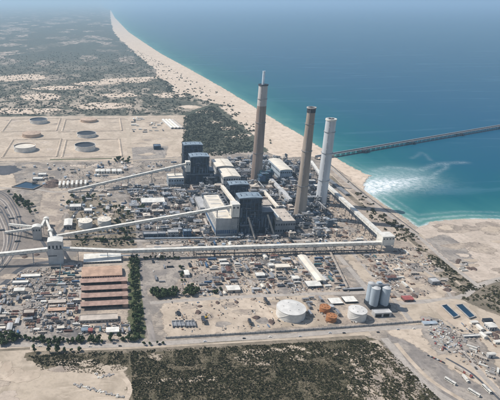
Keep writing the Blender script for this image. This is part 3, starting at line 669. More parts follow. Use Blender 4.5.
boiler_tower('navy boiler house with a pale blue curved roof, front tower of the far left pair', s1, 1.7, 1, [(-9, w + 10, -7, -1.6, h * .36), (w + 1.6, w + 14, -1.5, d, h * .48), (-14, -1.6, 0, d, h * .6)])
s1b = front(183.5, 202, 171, 149.5, depth=30, h=h + 4)
boiler_tower('navy boiler house with a pale blue curved roof, rear tower of the far left pair', s1b, 1.6, 2)
s3 = front(229, 248, 203, 185.5, depth=26); boiler_tower('dark blue boiler house with a grey blue roof behind the nearest boiler tower', s3, 1.5, 3)
s2 = front(237.5, 260, 234, 199, depth=30); X0, w, Y0, d, h = s2
boiler_tower('largest navy boiler house with a pale blue roof, nearest the long conveyor', s2, 1.8, 4, [(w + 1.6, w + 26, -1, d - 2, h * .62), (2, w * .7, -9, -1.6, h * .28)])
# inclined stair galleries on the dark wall of the largest boiler house
for k, (x, lab) in enumerate([(.42, 'left'), (1.35, 'right')]):
    t = thing('inclined_duct', f'beige inclined duct on the dark wall of the largest boiler house, {lab} one', 'duct', (X0 + w * x, Y0 - 1))
    yy = -10 if k == 0 else -.5
    MB().beam((-3, yy, h * .55), (9, yy - 18, 2), 2.6, 2.6).build('casing', 'beige', t)
    b = MB()
    for q in (.25, .6): b.box(-3 + 12 * q - .4, -3 + 12 * q + .4, yy - 18 * q - .4, yy - 18 * q + .4, 0, h * .55 * (1 - q))
    b.build('trestle', 'steel', t)
# --- turbine halls with cream vaults
for (u0, u1, vb, vt, vk, lab, roof) in [(216, 233.5, 176.5, 166.6, 159.2, 'turbine hall with a cream barrel roof, farthest of the row behind the boiler towers', 'cream'), (223, 240.5, 188, 176.8, 168.6, 'turbine hall with a cream barrel roof and dark front gable, nearer one of the row', 'cream')]:
    X0, w, Y0, d, h = front(u0, u1, vb, vt, vk); t = building('turbine_hall', lab, 'hall', (X0, w, Y0, d, h), 'pale', roof, 'vy', 2.6, rows=2, ncol=7, door=True)
    b = MB()
    for i in range(6): y = d * (i + .5) / 6; b.box(w * .46, w * .54, y - 1.4, y + 1.4, h + 2.35, h + 3.5)
    b.build('ridge_vent', 'cream', t)
# --- the big low hall left of the nearest boiler tower: sectioned roof
X0, w, Y0, d, h = front(215.5, 237, 236, 218.8, 194.5); t = thing('machine_hall', 'large hall with a cream sectioned roof and grey blue front beside the largest boiler house', 'hall', (X0, Y0))
MB().box(0, w, 0, d, h * .34, h).build('upper_wall', 'pale', t); MB().box(.15, w - .15, .15, d - .15, h * .12, h * .34).build('glazed_band', 'blue', t); MB().box(0, w, 0, d, 0, h * .12).build('plinth', 'pale', t)
nsec = 6; zr = h
for i in range(nsec):
    y0 = d * i / nsec; rs = MB().vault(-.4, w * .74, y0 + .25, y0 + d / nsec - .35, h, 1.5, 6, 'x').build('roof_section', 'cream', t)
    MB().box(w * .1, w * .62, y0 + d / nsec * .42, y0 + d / nsec * .56, h + 1.45, h + 1.9).build('rooflight', 'pale', rs)
MB().box(w * .74, w + .3, 0, d, h, h + .9).build('side_roof', 'grey', t)
b = MB()
for i in range(9): y = d * (i + .5) / 9; b.box(w * .8, w * .93, y - 1.7, y + 1.5, h + .9, h + 3.2 + (i % 3))
b.build('roof_plant', 'dark', t)
b = MB()
for i in range(12): y = d * (i + .5) / 12; b.box(-.1, .2, y - 1.5, y + 1.5, h * .5, h * .8)
b.build('window_row', 'glass', t)
b = MB()
for i in range(11): x = w * i / 10; b.box(x - .25, x + .25, -.5, -.02, 0, h)
b.build('pilaster', 'pale', t)
# low annex along its left foot
building('annex_building', 'long low grey roofed annex along the left wall of the cream roofed hall', 'annex', front(200, 207, 214, 208, 196.5), 'pale', 'pale', 'flat', rows=1, ncol=4)
building('control_building', 'pale blue building with a flat cream roof left of the far boiler towers', 'building', front(168.5, 184, 187.5, 178.5, 173.5), 'silo', 'cream', 'flat', rows=2, ncol=6)
# ------------------------------------------------------------------ white transfer houses on the boiler towers
def transfer_house(label, spec, z0=0, wall='white', holes=3, roofk='flat', name='transfer_house', bands=()):
    X0, w, Y0, d, h = spec; t = thing(name, label, 'transfer house', (X0, Y0))
    MB().box(0, w, 0, d, z0, h).build('wall', wall, t)
    if roofk == 'flat': MB().box(-.4, w + .4, -.4, d + .4, h, h + .8).build('roof', 'white', t)
    else: MB().vault(-.5, w + .5, -.5, d + .5, h, 2.4, 8, 'y').build('roof', 'white', t)
    b = MB()
    for i in range(holes): x = w * (i + .5) / holes; b.box(x - w / holes * .22, x + w / holes * .22, -.1, .3, z0 + (h - z0) * .70, z0 + (h - z0) * .84)
    b.build('window', 'glass', t)
    for (a, c, x0, x1) in bands: MB().box(w * x0, w * x1, -.12, .4, h * a, h * c).build('dark_band', 'dark', t)
    if z0 > 6:
        b = MB()
        for x in (.6, w - .6):
            for y in (.6, d - .6): b.box(x - .5, x + .5, y - .5, y + .5, 0, z0)
        for q in range(int(z0 // 10)):
            z = (q + 1) * 10 - 4; b.beam((.6, .6, z), (w - .6, .6, z), .5, .5); b.beam((.6, .6, z), (.6, d - .6, z), .5, .5); b.beam((.6, .6, z - 6), (w - .6, .6, z), .4, .4)
        b.build('leg_frame', 'steel', t)
    return t
Xa, wa, Ya, da, ha = s1
XT1 = Xa - 13; HT1 = HT(XT1, Ya, 161.8); transfer_house('white transfer house against the left side of the front boiler tower', (XT1, 12.4, Ya - 5, 15, HT1), HT1 - 26, 'white', 2)
Xc, wc, Yc, dc, hc = s2
XT2 = Xc - 17; HT2 = HT(XT2, Yc - 2, 203.5); transfer_house('white transfer house against the left side of the largest boiler house', (XT2, 15.6, Yc - 10, 20, HT2), HT2 - 27, 'white', 2)
# ================================================================== CONVEYORS
def gallery(label, p0, p1, wd, hd, mat='white', roof='white', trest=45, name='conveyor_gallery', tmat='steel', wmat=None):
    """enclosed belt conveyor between two points in metres, on trestles standing on the ground"""
    p0, p1 = Vector(p0), Vector(p1); L = (p1 - p0).length; t = thing(name, label, 'conveyor', (p0.x, p0.y)); o = Vector((p0.x, p0.y, 0)); a, c = p0 - o, p1 - o
    MB().beam(a, c, wd, hd).build('casing', mat, t)
    up = Vector((0, 0, hd / 2 + .25)); MB().beam(a + up, c + up, wd + .7, .5).build('roof', roof, t)
    d = (c - a).normalized(); sd = d.cross(Vector((0, 0, 1))).normalized() * wd / 2
    b = MB(); k = max(4, int(L / 8))
    for i in range(k):
        for s in (-1, 1):
            q = a.lerp(c, (i + .3) / k) + sd * s; r = a.lerp(c, (i + .7) / k) + sd * s; b.beam(q + Vector((0, 0, hd * .12)), r + Vector((0, 0, hd * .12)), .12, hd * .16)
    b.build('window_row', wmat or 'grey', t)
    b = MB(); nj = max(2, int(L / 11))
    for i in range(nj + 1): q = a.lerp(c, i / nj); b.beam(q - d * .22, q + d * .22, wd + .24, hd + .2)
    b.build('joint', 'beige', t)
    b = MB(); dn = Vector((0, 0, hd / 2 + .3))
    for s in (-1, 1):
        b.beam(a + sd * s - dn, c + sd * s - dn, .5, .6)
    b.build('underframe', tmat, t)
    nt_ = max(1, int(L / trest))
    for i in range(nt_):
        q = a.lerp(c, (i + .5) / nt_)
        if q.z < hd / 2 + 2: continue
        b = MB(); sp = sd * (1 + q.z * .012)
        for s in (-1, 1): b.beam(q + sd * s * .8 - dn, Vector((q.x, q.y, 0)) + sp * s, .8, .8)
        for r_ in range(int(q.z // 9) + 1):
            z = (q.z - hd / 2) * (r_ + .5) / (int(q.z // 9) + 1); b.beam(Vector((q.x, q.y, z)) - sd * .95, Vector((q.x, q.y, z)) + sd * .95, .5, .5)
        b.build('trestle', tmat, t)
    return t
def on(u, v, z): x, y = P(u, v, z); return (x, y, z)
# main transfer tower and its neighbours
X0, w, Y0, d, h = front(48.8, 63.5, 264.5, 242, depth=20)
transfer_house('tall pale grey transfer tower with a white roof where the coal conveyors meet', (X0, w, Y0, d, h), 0, 'pale', 4, 'vault', 'transfer_tower', bands=[(.66, .69, .42, 1), (.36, .4, 0, .6)])
TX, TY, TW, TD, TH = X0, Y0, w, d, h
X0, w, Y0, d, h = front(33, 41.5, 240, 227.5, depth=14); transfer_house('smaller white roofed transfer tower where two short stockyard conveyors end', (X0, w, Y0, d, h), 0, 'pale', 3, 'vault', 'transfer_tower'); SX, SY, SW, SD, SH = X0, Y0, w, d, h
X0, w, Y0, d, h = front(44, 49, 226, 219, depth=9); transfer_house('little white hopper house, farther of two on the short cross conveyor', (X0, w, Y0, d, h), 0, 'white', 2, 'vault', 'hopper_house'); HX, HY, HH = X0 + w / 2, Y0, h
X0, w, Y0, d, h = front(48.5, 53, 241.5, 231, depth=8); transfer_house('little white hopper house, nearer of two on the short cross conveyor', (X0, w, Y0, d, h), 0, 'white', 2, 'vault', 'hopper_house'); JX, JY, JH = X0 + w / 2, Y0, h
gallery('short white conveyor between the two little hopper houses', (HX, HY, HH - 3), (JX, JY + 8, JH - 3), 4, 3.2, trest=30)
gallery('short white conveyor from the nearer hopper house into the tall transfer tower', (JX, JY, JH - 3), (TX + 7, TY + TD, TH - 5), 4, 3.2, trest=30)
q = P(0, 254, 22); gallery('long white conveyor entering the tall transfer tower from the left edge', (q[0] - 190, q[1] - 3, 9), (TX, TY + 6, TH * .62), 6.5, 5, trest=48)
q = on(9, 224.5, 4); gallery('short white stockyard conveyor rising from the rails, farther of two', q, (SX, SY + 11, SH - 3), 4.2, 3.4, trest=34)
q = on(5, 232.5, 2); gallery('short white stockyard conveyor rising from the rails, nearer of two', q, (SX, SY + 3, SH - 4), 4.2, 3.4, trest=34)
gallery('white link conveyor from the smaller tower towards the far hopper house', (SX + SW, SY + 8, SH - 3), (HX - 3, HY + 4, HH - 3), 4, 3.2, trest=30)
# long level conveyor
q0 = (TX + TW, TY + 6, TH * .62); q1 = on(122, 251, 16); q2 = on(384, 242.6, 18)
gallery('sloping white conveyor from the tall transfer tower down to the long level gallery', q0, q1, 6.5, 4.6, trest=45)
gallery('very long level white conveyor gallery crossing the whole works to the shore', q1, q2, 7.0, 4.8, trest=36, tmat='dark')
# rising conveyors to the boilers
gallery('long inclined white conveyor climbing to the white transfer house of the largest boiler house', on(53, 237, 5), (XT2 + 2, Yc - 2, HT2 - 6), 5.6, 4.6, trest=60)
gallery('long inclined white conveyor climbing to the far left boiler towers', on(68, 191.4, 3), (XT1 + 2, Ya, HT1 - 6), 5.2, 4.4, trest=60)
gallery('white bunker gallery over the hall roof towards the largest boiler house', on(222, 186.5, ha * .62), (XT2 + 10, Yc + 10, HT2 - 4), 6.5, 6, 'cream', 'cream', trest=70)
# shore conveyor and its house
X0, w, Y0, d, h = front(380.5, 393, 252.5, 237, depth=22); transfer_house('white transfer house at the shore corner of the two long conveyors', (X0, w, Y0, d, h), h * .45, 'white', 4, 'flat'); EX, EY, EW, ED, EH = X0, Y0, w, d, h
q3 = on(329, 187.5, 22); q4 = on(311, 161.5, 20)
gallery('thick white shore conveyor running from the corner transfer house along the beach road', (EX + 6, EY + ED, EH - 4), q3, 8.5, 6, trest=34, tmat='dark')
gallery('far stretch of white shore conveyor behind the chimneys leading to the pier', q3, q4, 7, 5, 'pale', 'white', trest=40, tmat='dark')
# ================================================================== PIER
a = Vector((*P(316, 159.5), 0)); c = Vector((*P(502, 127.5), 0)); dr = (c - a).normalized(); c2 = a + dr * ((c - a).length + 420)
L = (c2 - a).length; t = thing('coal_pier', 'very long dark pier on piles carrying a belt gallery out over the sea', 'pier', (a.x, a.y), rz=math.atan2(dr.y, dr.x)); t_pier = t
MB().box(0, L, -6, 6, 11.4, 12.6).build('deck', 'grey', t)
MB().box(0, L, 1.5, 5.5, 14.0, 16.4).build('belt_gallery', 'grey', t); MB().box(0, L, 1.2, 5.8, 16.4, 16.8).build('gallery_roof', 'steel', t)
b = MB(); k = 0
while k * 7 < L: x = k * 7; b.box(x - .2, x + .2, 1.7, 2.1, 12.6, 14.2); b.box(x - .2, x + .2, 4.9, 5.3, 12.6, 14.2); k += 1
tag(b.build('gallery_post', 'steel', t), kind='stuff')
b = MB(); n_ = int(L / 22)
for i in range(n_ + 1):
    x = L * i / n_
    for y in (-4.5, 0, 4.5): b.cyl(x, y, -8, 11, .9, n=8)
    b.box(x - 1.1, x + 1.1, -6, 6, 9.6, 11)
tag(b.build('pile_bent', 'dark', t), kind='stuff')
b = MB(); b.box(0, L, -6.1, -5.9, 13.5, 13.65)
for i in range(int(L / 6)): b.box(i * 6 - .06, i * 6 + .06, -6.1, -5.95, 12.6, 13.5)
tag(b.build('railing', 'steel', t), kind='stuff')
for s_, wd in ((.145, 26), (.31, 10), (.5, 10), (.69, 10)):
    x = L * s_; b = MB(); b.box(x - wd / 2, x + wd / 2, -14, 12, 9.2, 10.9)
    for xx in (x - wd / 2 + 1.5, x + wd / 2 - 1.5):
        for yy in (-12, -8, 8.5, 11): b.cyl(xx, yy, -8, 9.2, 1.0, n=8)
    b.build('mooring_platform', 'dark', t)
t_pier.scale.z = .68
# ================================================================== TANKS
def tank(u, v, wpx, vt, label, wall, roof, kind='dome', group=None, bund=True):
    """upright storage tank; (u, v) = centre of its foot, wpx = its width in the photo"""
    X, Y = P(u, v); sc = Q(X + 5, Y)[0] / 10 - Q(X - 5, Y)[0] / 10; r = wpx / 2 / sc; Yf = Y - r
    h = HT(X, Yf, vt); t = thing('storage_tank', label, 'tank', (X, Y), group); occupy(X - r - 3, X + r + 3, Y - r - 3, Y + r + 3)
    if kind == 'float':
        MB().cyl(0, 0, 0, h, r, n=48, cap=False).build('shell', wall, t, True); MB().cyl(0, 0, h * .05, h, r - .25, n=48, cap=False).build('inner_shell', 'grey' if roof != 'cream' else 'tan', t, True)
        f = MB().cyl(0, 0, h * .72 if roof != 'cream' else h * .74, h * .72 + .5 if roof != 'cream' else h * .74 + .5, r - .4, n=48).build('floating_roof', roof, t)
        MB().ring(0, 0, h - .6, h + .25, r - .3, r + .9, 48).build('wind_girder', wall, t)
    else:
        MB().cyl(0, 0, 0, h, r, n=48, cap=False).build('shell', wall, t, True)
        f = MB().cyl(0, 0, h, h + r * .1, r + .2, r * .06, 48).build('roof', roof, t)
        MB().ring(0, 0, h - .25, h + .18, r - .1, r + .35, 48).build('rim', wall, t)
        b = MB()
        for i in range(5): a = i * 1.256 + .4; b.cyl(r * .55 * math.cos(a), r * .55 * math.sin(a), h + r * .03, h + r * .045 + 1.1, .7, n=8)
        b.build('roof_hatch', wall, f)
    st = MB(); a0 = 3.4
    for i in range(30):
        a = a0 + i * h / 30 / r * 1.3; z = h * i / 30; st.box((r + .4) * math.cos(a) - .35, (r + .4) * math.cos(a) + .35, (r + .4) * math.sin(a) - .35, (r + .4) * math.sin(a) + .35, z, z + .2)
    st.build('spiral_stair', wall, t)
    for q in (.25, .5, .75): MB().ring(0, 0, h * q, h * q + .25, r - .05, r + .14, 48).build('stiffener', wall, t)
    return t, X, Y, r, h
TT = [(38.7, 122.5, 17.5, 121.0, 'white oil tank with a dark floating roof, far left in the tank farm', 'tank', 'dark', 'float'), (88.8, 121.2, 16.5, 120.6, 'low tan oil tank at the far right of the tank farm', 'tan', 'tan', 'dome'),
      (31.8, 136.0, 18.7, 135.0, 'low tan oil tank, middle of the left column in the tank farm', 'tan', 'tan', 'dome'), (86.6, 136, 19, 135.2, 'white oil tank with a dark floating roof, middle of the tank farm right column', 'tank', 'dark', 'float'),
      (25, 150, 21.5, 148.2, 'white oil tank with a cream sunken roof, near left in the tank farm', 'tank', 'cream', 'float'), (85.2, 149.2, 20.5, 147.2, 'white oil tank with a dark floating roof, near right in the tank farm', 'tank', 'dark', 'float')]
for a in TT: tank(*a[:4], *a[4:])
tank(85.5, 226.3, 14, 223.2, 'low cream tank in the green plot by the inclined conveyor, left of a pair', 'tank', 'cream'); tank(104.5, 224.6, 13.5, 221.6, 'low cream tank in the green plot by the inclined conveyor, right of a pair', 'tank', 'cream')
tank(290.4, 315.0, 27.5, 315.2, 'biggest white tank with a flat cone roof beside the perimeter road', 'tank', 'tank')
tank(324.5, 311.0, 9.8, 309.3, 'rust orange tank, farther of two behind the perimeter road', 'orange', 'orange'); tank(331, 320.2, 9.8, 318.3, 'rust orange tank, nearer of two behind the perimeter road', 'orange', 'orange')
tank(356.5, 317.6, 17, 314.6, 'medium white tank with a pinkish roof between orange tanks and silos', 'tank', 'tank')
# bund walls round the far tanks
for (u0, u1, v0, v1) in [(2, 56, 132, 118.5), (62, 122, 132, 118.5), (2, 56, 158, 139), (62, 122, 158, 139)]:
    c_ = [P(u0, v0), P(u1, v0), P(u1, v1), P(u0, v1)]; xs_ = (c_[0][0], c_[1][0]); ys_ = (c_[0][1], c_[2][1]); b = MB(); x0, x1 = xs_; y0, y1 = ys_; q = 2.2; hb_ = 2.4
    for (p, r_) in (((x0, y0), (x1, y0)), ((x1, y0), (x1, y1)), ((x1, y1), (x0, y1)), ((x0, y1), (x0, y0))):
        dv = (Vector(r_) - Vector(p)).normalized(); nn = Vector((-dv.y, dv.x))
        ring_ = []
        for e_ in (p, r_):
            for off, z in ((-4, .5), (-1, hb_), (1, hb_), (4, .5)): ring_.append((e_[0] + nn.x * off, e_[1] + nn.y * off, z))
        b.add(ring_, [(0, 1, 5, 4), (1, 2, 6, 5), (2, 3, 7, 6), (0, 3, 2, 1), (4, 5, 6, 7)])
    tag(b.build('earth_bund', 'sandpad'), kind='structure')
# ================================================================== SILOS
X, Y = P(377, 306); t = thing('silo_group', 'cluster of tall blue grey silos standing on one block by the perimeter road', 'silos', (X, Y)); hS = HT(X, Y - 8, 289); occupy(X - 26, X + 26, Y - 24, Y + 24)
MB().box(-16, 17, -9, 12, 0, 6).build('base', 'dark', t)
for (x, y, r, hh) in [(-8.5, -3, 6.6, hS), (8.6, -3, 6.6, hS - .5), (-9.5, 9, 5.6, hS + 1), (4, 10, 5.6, hS - 1)]:
    s = MB().cyl(x, y, 5, hh, r, n=28, cap=False).build('silo', 'silo', t, True); MB().cyl(x, y, hh, hh + 1.8, r + .2, r * .3, 28).build('silo_roof', 'pale', s)
    b = MB(); [b.ring(x, y, 5 + (hh - 5) * q, 5.3 + (hh - 5) * q, r - .05, r + .12, 28) for q in (.2, .4, .6, .8)]; b.build('band', 'silo', s)
MB().box(-15, 14, -1, 3, hS + 2, hS + 2.5).build('top_walkway', 'steel', t); MB().box(-3, 3, 2, 7, 0, hS + 5).build('lift_tower', 'silo', t)
building('loading_shed', 'low pale shed with dark truck openings in front of the silos', 'shed', front(374.5, 392, 317.5, 313.4, 309.5), 'pale', 'pale', 'flat', door=False)
t = COL.objects[-1].parent or COL.objects[-1]
X0, w, Y0, d, h = front(375.2, 391.3, 317.5, 314, depth=3); t = [o for o in COL.objects if o.name.startswith('loading_shed')][0]
for i in range(2): MB().box(w * (.06 + .5 * i), w * (.44 + .5 * i), -.15, .4, .3, h * .95).build('opening', 'dark_open', t)
# ================================================================== SHEDS BY THE LEFT YARD
X0, w, Y0, d, h = front(83.8, 121.3, 264, 261.4, 253.2)
t = building('warehouse', 'long white roofed warehouse just below the sloping conveyor', 'warehouse', (X0, w, Y0, d, h), 'grey', 'white', 'gx', 2.0, door=False)
windows(t, 0, w, d, h, 1, 14)
X0, w, Y0, d, h = front(82, 122.3, 279.4, 275.6, 266.2); t = building('warehouse', 'warehouse with a peach coloured roof between the white one and the red rows', 'warehouse', (X0, w, Y0, d, h), 'pink', 'peach', 'gx', 3.0, door=False); windows(t, 0, w, d, h, 1, 16, mat='dark')
for k, (vb, u0, u1) in enumerate([(286.4, 80.6, 127), (293.9, 81.5, 127.6), (301.5, 81.2, 128), (310, 80.8, 128.4)]):
    X0, Y0 = P(u0, vb); X1, _ = P(u1, vb); w = X1 - X0; h = 7.2; d = 10.5; occupy(X0, X1, Y0, Y0 + d)
    od = ('farthest', 'second farthest', 'second nearest', 'nearest')[k]
    t = thing('open_shed', f'open sided shed with a faded red roof, {od} of the four long rows', 'shed', (X0, Y0))
    MB().add([(-.4, -1, h - .3), (w + .4, -1, h - .3), (w + .4, d, h + 1.2), (-.4, d, h + 1.2), (-.4, -1, h), (w + .4, -1, h), (w + .4, d, h + 1.5), (-.4, d, h + 1.5)], [(3, 2, 1, 0), (4, 5, 6, 7), (0, 1, 5, 4), (1, 2, 6, 5), (2, 3, 7, 6), (3, 0, 4, 7)]).build('roof', 'pink', t)
    MB().box(0, w, d - .4, d, 0, h + 1.0).build('back_wall', 'pink', t); b = MB()
    for i in range(10): x = w * i / 9; b.box(x - .25 if i else 0, x + .25, -.2, .3, 0, h - .2)
    b.build('column', 'redbrown', t)
    MB().box(.3, w * .86, 5.2, 5.5, 0, h).build('inner_wall', 'dark', t); MB().box(w * .88, w - .2, .4, d - .6, 0, h - .5).build('end_room', 'pink', t)
    b = MB()
    for i in range(9):
        x = w * (i + .5) / 9
        if i < 8: b.box(x - 2.2, x + 2.2, 4.95, 5.15, 0, 4)
    b.build('door', 'dark', t)
building('long_shed', 'long flat shed with a grey beige roof below the four red rows', 'shed', front(79.5, 118, 323.4, 320.2, 314.6), 'beige', 'beige', 'flat', rows=1, ncol=12)
building('shed', 'small white roofed shed by the hedge below the grey beige shed', 'shed', front(106.5, 119, 334.3, 331.6, 327), 'pale', 'white', 'gx', 1.2)
building('shed', 'little red shed beside the pale blue one at the edge of the left yard', 'shed', front(88.5, 92.5, 333.6, 330.6, 328), 'red', 'red', 'gx', 1)
building('shed', 'little pale blue shed beside the red one at the edge of the left yard', 'shed', front(81.5, 88, 333, 330.2, 327.5), 'silo', 'blueroof', 'gx', 1)
building('shed', 'white roofed hut standing alone in the left storage yard', 'shed', front(14, 24.4, 294.4, 290.6, 287.6), 'beige', 'white', 'gx', 1)
building('shed', 'long low white roofed shed at the top of the left storage yard', 'shed', front(21, 40, 278, 276.2, 274), 'pale', 'white', 'gx', 1)
building('shed', 'irregular white roofed shed behind the lone hut in the left yard', 'shed', front(12, 28, 285.2, 283, 280.6), 'pale', 'white', 'flat')
building('shed', 'brown timber roofed store in the left yard, farther of two long ones', 'shed', front(48.5, 65.5, 304.4, 302.5, 299.6), 'brown', 'beige', 'gx', .8, door=False)
building('shed', 'brown timber roofed store in the left yard, nearer of two long ones', 'shed', front(48, 66, 312.3, 310.4, 307.5), 'brown', 'peach', 'gx', .8, door=False)
building('shed', 'reddish framed shed in the left yard with a grey roof', 'shed', front(23, 34, 316.5, 313.4, 309.4), 'redbrown', 'beige', 'flat')
# two low white roofs with dark edges, left of the silos
building('low_block', 'flat white roofed block with dark edges near the orange tanks, left one of two', 'block', front(331.5, 343.5, 305.2, 303.4, 297.8), 'dark', 'white', 'flat', parapet=False, door=False)
building('low_block', 'flat white roofed block with dark edges near the silos, right one of two', 'block', front(345.5, 358, 303.6, 301.6, 296.2), 'dark', 'white', 'flat', parapet=False, door=False)
building('low_block', 'low dark walled pipe trench house above the two white roofed blocks', 'block', front(343.5, 364, 291.2, 289, 288), 'dark', 'grey', 'flat', parapet=False, door=False)
X0, Y0 = P(303, 283); X1, Y1 = P(324, 266)
# long white roof pointing away in the contractor yard
t = thing('long_shed', 'long cream roofed shed pointing away from the camera in the contractor yard', 'shed', (P(317, 284)[0], P(317, 284)[1])); wl = 15; dl = 95
MB().box(0, wl, 0, dl, 0, 6).build('wall', 'pale', t); MB().gable(-.5, wl + .5, -.5, dl + .5, 6, 7.8, 'y').build('roof', 'cream', t); occupy(P(317, 284)[0], P(317, 284)[0] + wl, P(317, 284)[1], P(317, 284)[1] + dl); MB().box(5, 10, -.1, .3, 0, 4.5).build('door', 'dark', t)
building('shed', 'white roofed workshop at the near end of the long cream shed', 'shed', front(308, 322, 288.5, 285.8, 280.6), 'grey', 'white', 'gx', 1.5, rows=1, ncol=5)
building('shed', 'white roofed workshop under trees on the left of the contractor yard', 'shed', front(185, 189.5, 277.5, 274.5, 269.8), 'pale', 'white', 'gx', 1)
building('shed', 'bright white roofed hut in the dirt yard above the excavated sand', 'shed', front(227.5, 240.5, 293, 289.8, 285.2), 'beige', 'white', 'gx', 1)
building('shed', 'white roofed hut in the middle of the contractor yard', 'shed', front(256.5, 265, 278, 275.4, 272.4), 'grey', 'white', 'gx', 1)
building('shed', 'wide cream roofed shed behind the contractor yard huts', 'shed', front(276, 291, 270.4, 267.6, 263.8), 'beige', 'cream', 'flat', rows=1, ncol=5)
building('shed', 'small white roofed hut left of the wide cream shed', 'shed', front(269, 274.5, 268.4, 266, 263.4), 'pale', 'white', 'flat')
building('shed', 'white roofed hut in front of the wide cream shed', 'shed', front(293, 299.5, 281, 278.4, 275.6), 'pale', 'white', 'gx', 1)
# buildings of the middle ground, left half
building('office_block', 'long white roofed building near the left service road', 'building', front(141.5, 165.5, 205.5, 202.6, 197.8), 'pale', 'white', 'flat', rows=1, ncol=10)
building('workshop', 'long dark blue workshop with a grey roof behind the long conveyor', 'building', front(143.5, 166, 237.5, 234.2, 231.6), 'navytrim', 'grey', 'flat', rows=1, ncol=9)
building('workshop', 'pale flat roofed building joined to the dark blue workshop', 'building', front(168, 178.5, 237, 232.4, 229.8), 'pale', 'pale', 'flat', rows=2, ncol=4)
building('workshop', 'bright blue cube shaped building with a blue roof behind the long conveyor', 'building', front(183.5, 191.5, 237, 231.5, 229), 'blue', 'blueroof', 'flat', rows=2, ncol=3)
building('low_block', 'very long low beige block just behind the long conveyor', 'block', front(146, 184, 249, 247.4, 244.4), 'beige', 'beige', 'flat', rows=1, ncol=12, door=False)
building('workshop', 'pale two storey building among the trees left of the inclined conveyor', 'building', front(69.5, 81, 210.5, 207, 204), 'pale', 'white', 'flat', rows=2, ncol=5)
building('workshop', 'white roofed building, left of two side by side near the cream tanks', 'building', front(64, 72, 229.5, 225.2, 218.8), 'grey', 'white', 'gy', 1.5, rows=1, ncol=3)
building('workshop', 'small white roofed building by the dark service road', 'building', front(84, 92, 213.5, 211, 208.4), 'pale', 'white', 'flat', rows=1, ncol=3)
building('workshop', 'small grey building left of the bright white row near the far service road', 'building', front(38, 46, 176.5, 174.8, 173), 'pale', 'white', 'flat')
building('workshop', 'small white flat building beside the brown heap', 'building', front(32.5, 42.5, 181, 179, 177.2), 'pale', 'white', 'flat', rows=1, ncol=4)
for k, u in enumerate([95.5, 100.6, 106, 112, 117.5]):
    building('shed', f'small white shed in the row below the tank farm, {["first", "second", "third", "fourth", "last"][k]} from the left', 'shed', front(u, u + 4.4, 173.6, 171.2, 168.8), 'white', 'white', 'gx', 1)
for k, u in enumerate([58.5, 62.5, 66.5, 71, 75.5, 80, 84.5]):
    building('transformer_house', f'narrow white substation block left of the white sheds, {["first", "second", "third", "fourth", "fifth", "sixth", "last"][k]} from the left', 'block', front(u, u + 1.9, 188 - k * .25, 185.2 - k * .25, 181 - k * .2), 'white', 'white', 'flat', parapet=False, door=False)
for k in range(4):
    X, Y = P(172.5 + k * 3.4, 129); q = P(166.6 + k * 3.1, 117); t = thing('long_shed', f'long narrow shed at the far corner of the tank farm, {["leftmost", "second", "third", "rightmost"][k]} of four', 'shed', (X, Y), rz=.12)
    MB().box(-6, 6, 0, 150, 0, 5).build('wall', 'pale', t); MB().gable(-6.4, 6.4, -.4, 150.4, 5, 7.4, 'y').build('roof', ('white', 'cream', 'white', 'beige')[k], t); MB().box(-2.5, 2.5, -.1, .3, 0, 4).build('door', 'dark', t)
building('workshop', 'dark blue square building alone on the grey pad of the tank farm', 'building', front(154, 161, 149.8, 146.4, 144.3), 'navy', 'navytrim', 'flat')
# --- buildings at the sea side
building('switch_hall', 'cream roofed hall with columns between the chimneys, gable to the camera', 'hall', front(279.5, 292, 180, 170.2, 158.5), 'silo', 'cream', 'vy', 2.2, rows=2, ncol=6)
building('filter_house', 'grey blue filter house with a white ridge in front of the middle chimney', 'filter house', front(274.5, 295, 234, 221.5, 208.5), 'grey', 'beige', 'flat', rows=2, ncol=8, vents=4)
X0, w, Y0, d, h = front(275, 283, 233.8, 219, 207.5); t = thing('ridge_duct', 'bright white duct along the roof of the grey blue filter house', 'duct', (X0, Y0)); MB().box(0, 7, 0, d, h - 2, h + 3.4).build('casing', 'white', t); MB().box(-.4, 7.4, -.4, d + .4, h + 3.4, h + 4).build('cover', 'white', t)
building('workshop', 'flat beige roofed building right behind the largest boiler house', 'building', front(262, 272, 212, 205.4, 199.6), 'grey', 'beige', 'flat', rows=2, ncol=4)
t = thing('long_duct', 'long beige duct running towards the filter house', 'duct', (P(279, 214)[0] - 8, P(279, 214)[1])); MB().box(0, 7, 0, 105, 14, 19).build('casing', 'cream', t); b = MB()
for i in range(8): b.box(.5, 1.3, 5 + i * 13, 6 + i * 13, 0, 14); b.box(5.7, 6.5, 5 + i * 13, 6 + i * 13, 0, 14)
b.build('trestle', 'steel', t)
t = thing('long_duct', 'long pale grey duct right of the cream roofed hall', 'duct', (P(290, 205)[0] - 4, P(290, 205)[1])); MB().box(0, 9, 0, 150, 9, 15).build('casing', 'pale', t); b = MB()
for i in range(10): b.box(.5, 1.3, 5 + i * 14, 6 + i * 14, 0, 9); b.box(7.7, 8.5, 5 + i * 14, 6 + i * 14, 0, 9)
b.build('trestle', 'steel', t)
building('pump_house', 'long low grey pump house between the shore conveyor and the beach road', 'pump house', (P(344, 196)[0] + 4, 10, P(344, 196)[1], 120, 4.5), 'grey', 'grey', 'flat', rows=1, ncol=2)
building('workshop', 'white roofed plant building at the foot of the white chimney, left one', 'building', front(309, 316, 184.5, 181.5, 179.6), 'grey', 'white', 'flat'); building('workshop', 'white roofed plant building at the foot of the white chimney, right one', 'building', front(314.5, 321, 190, 186.4, 184.4), 'navytrim', 'white', 'flat')
building('house', 'white roofed house beside the scrubby mound at the right edge', 'house', front(489, 497, 331, 327, 322), 'pale', 'white', 'gx', 1.6, rows=1, ncol=3)
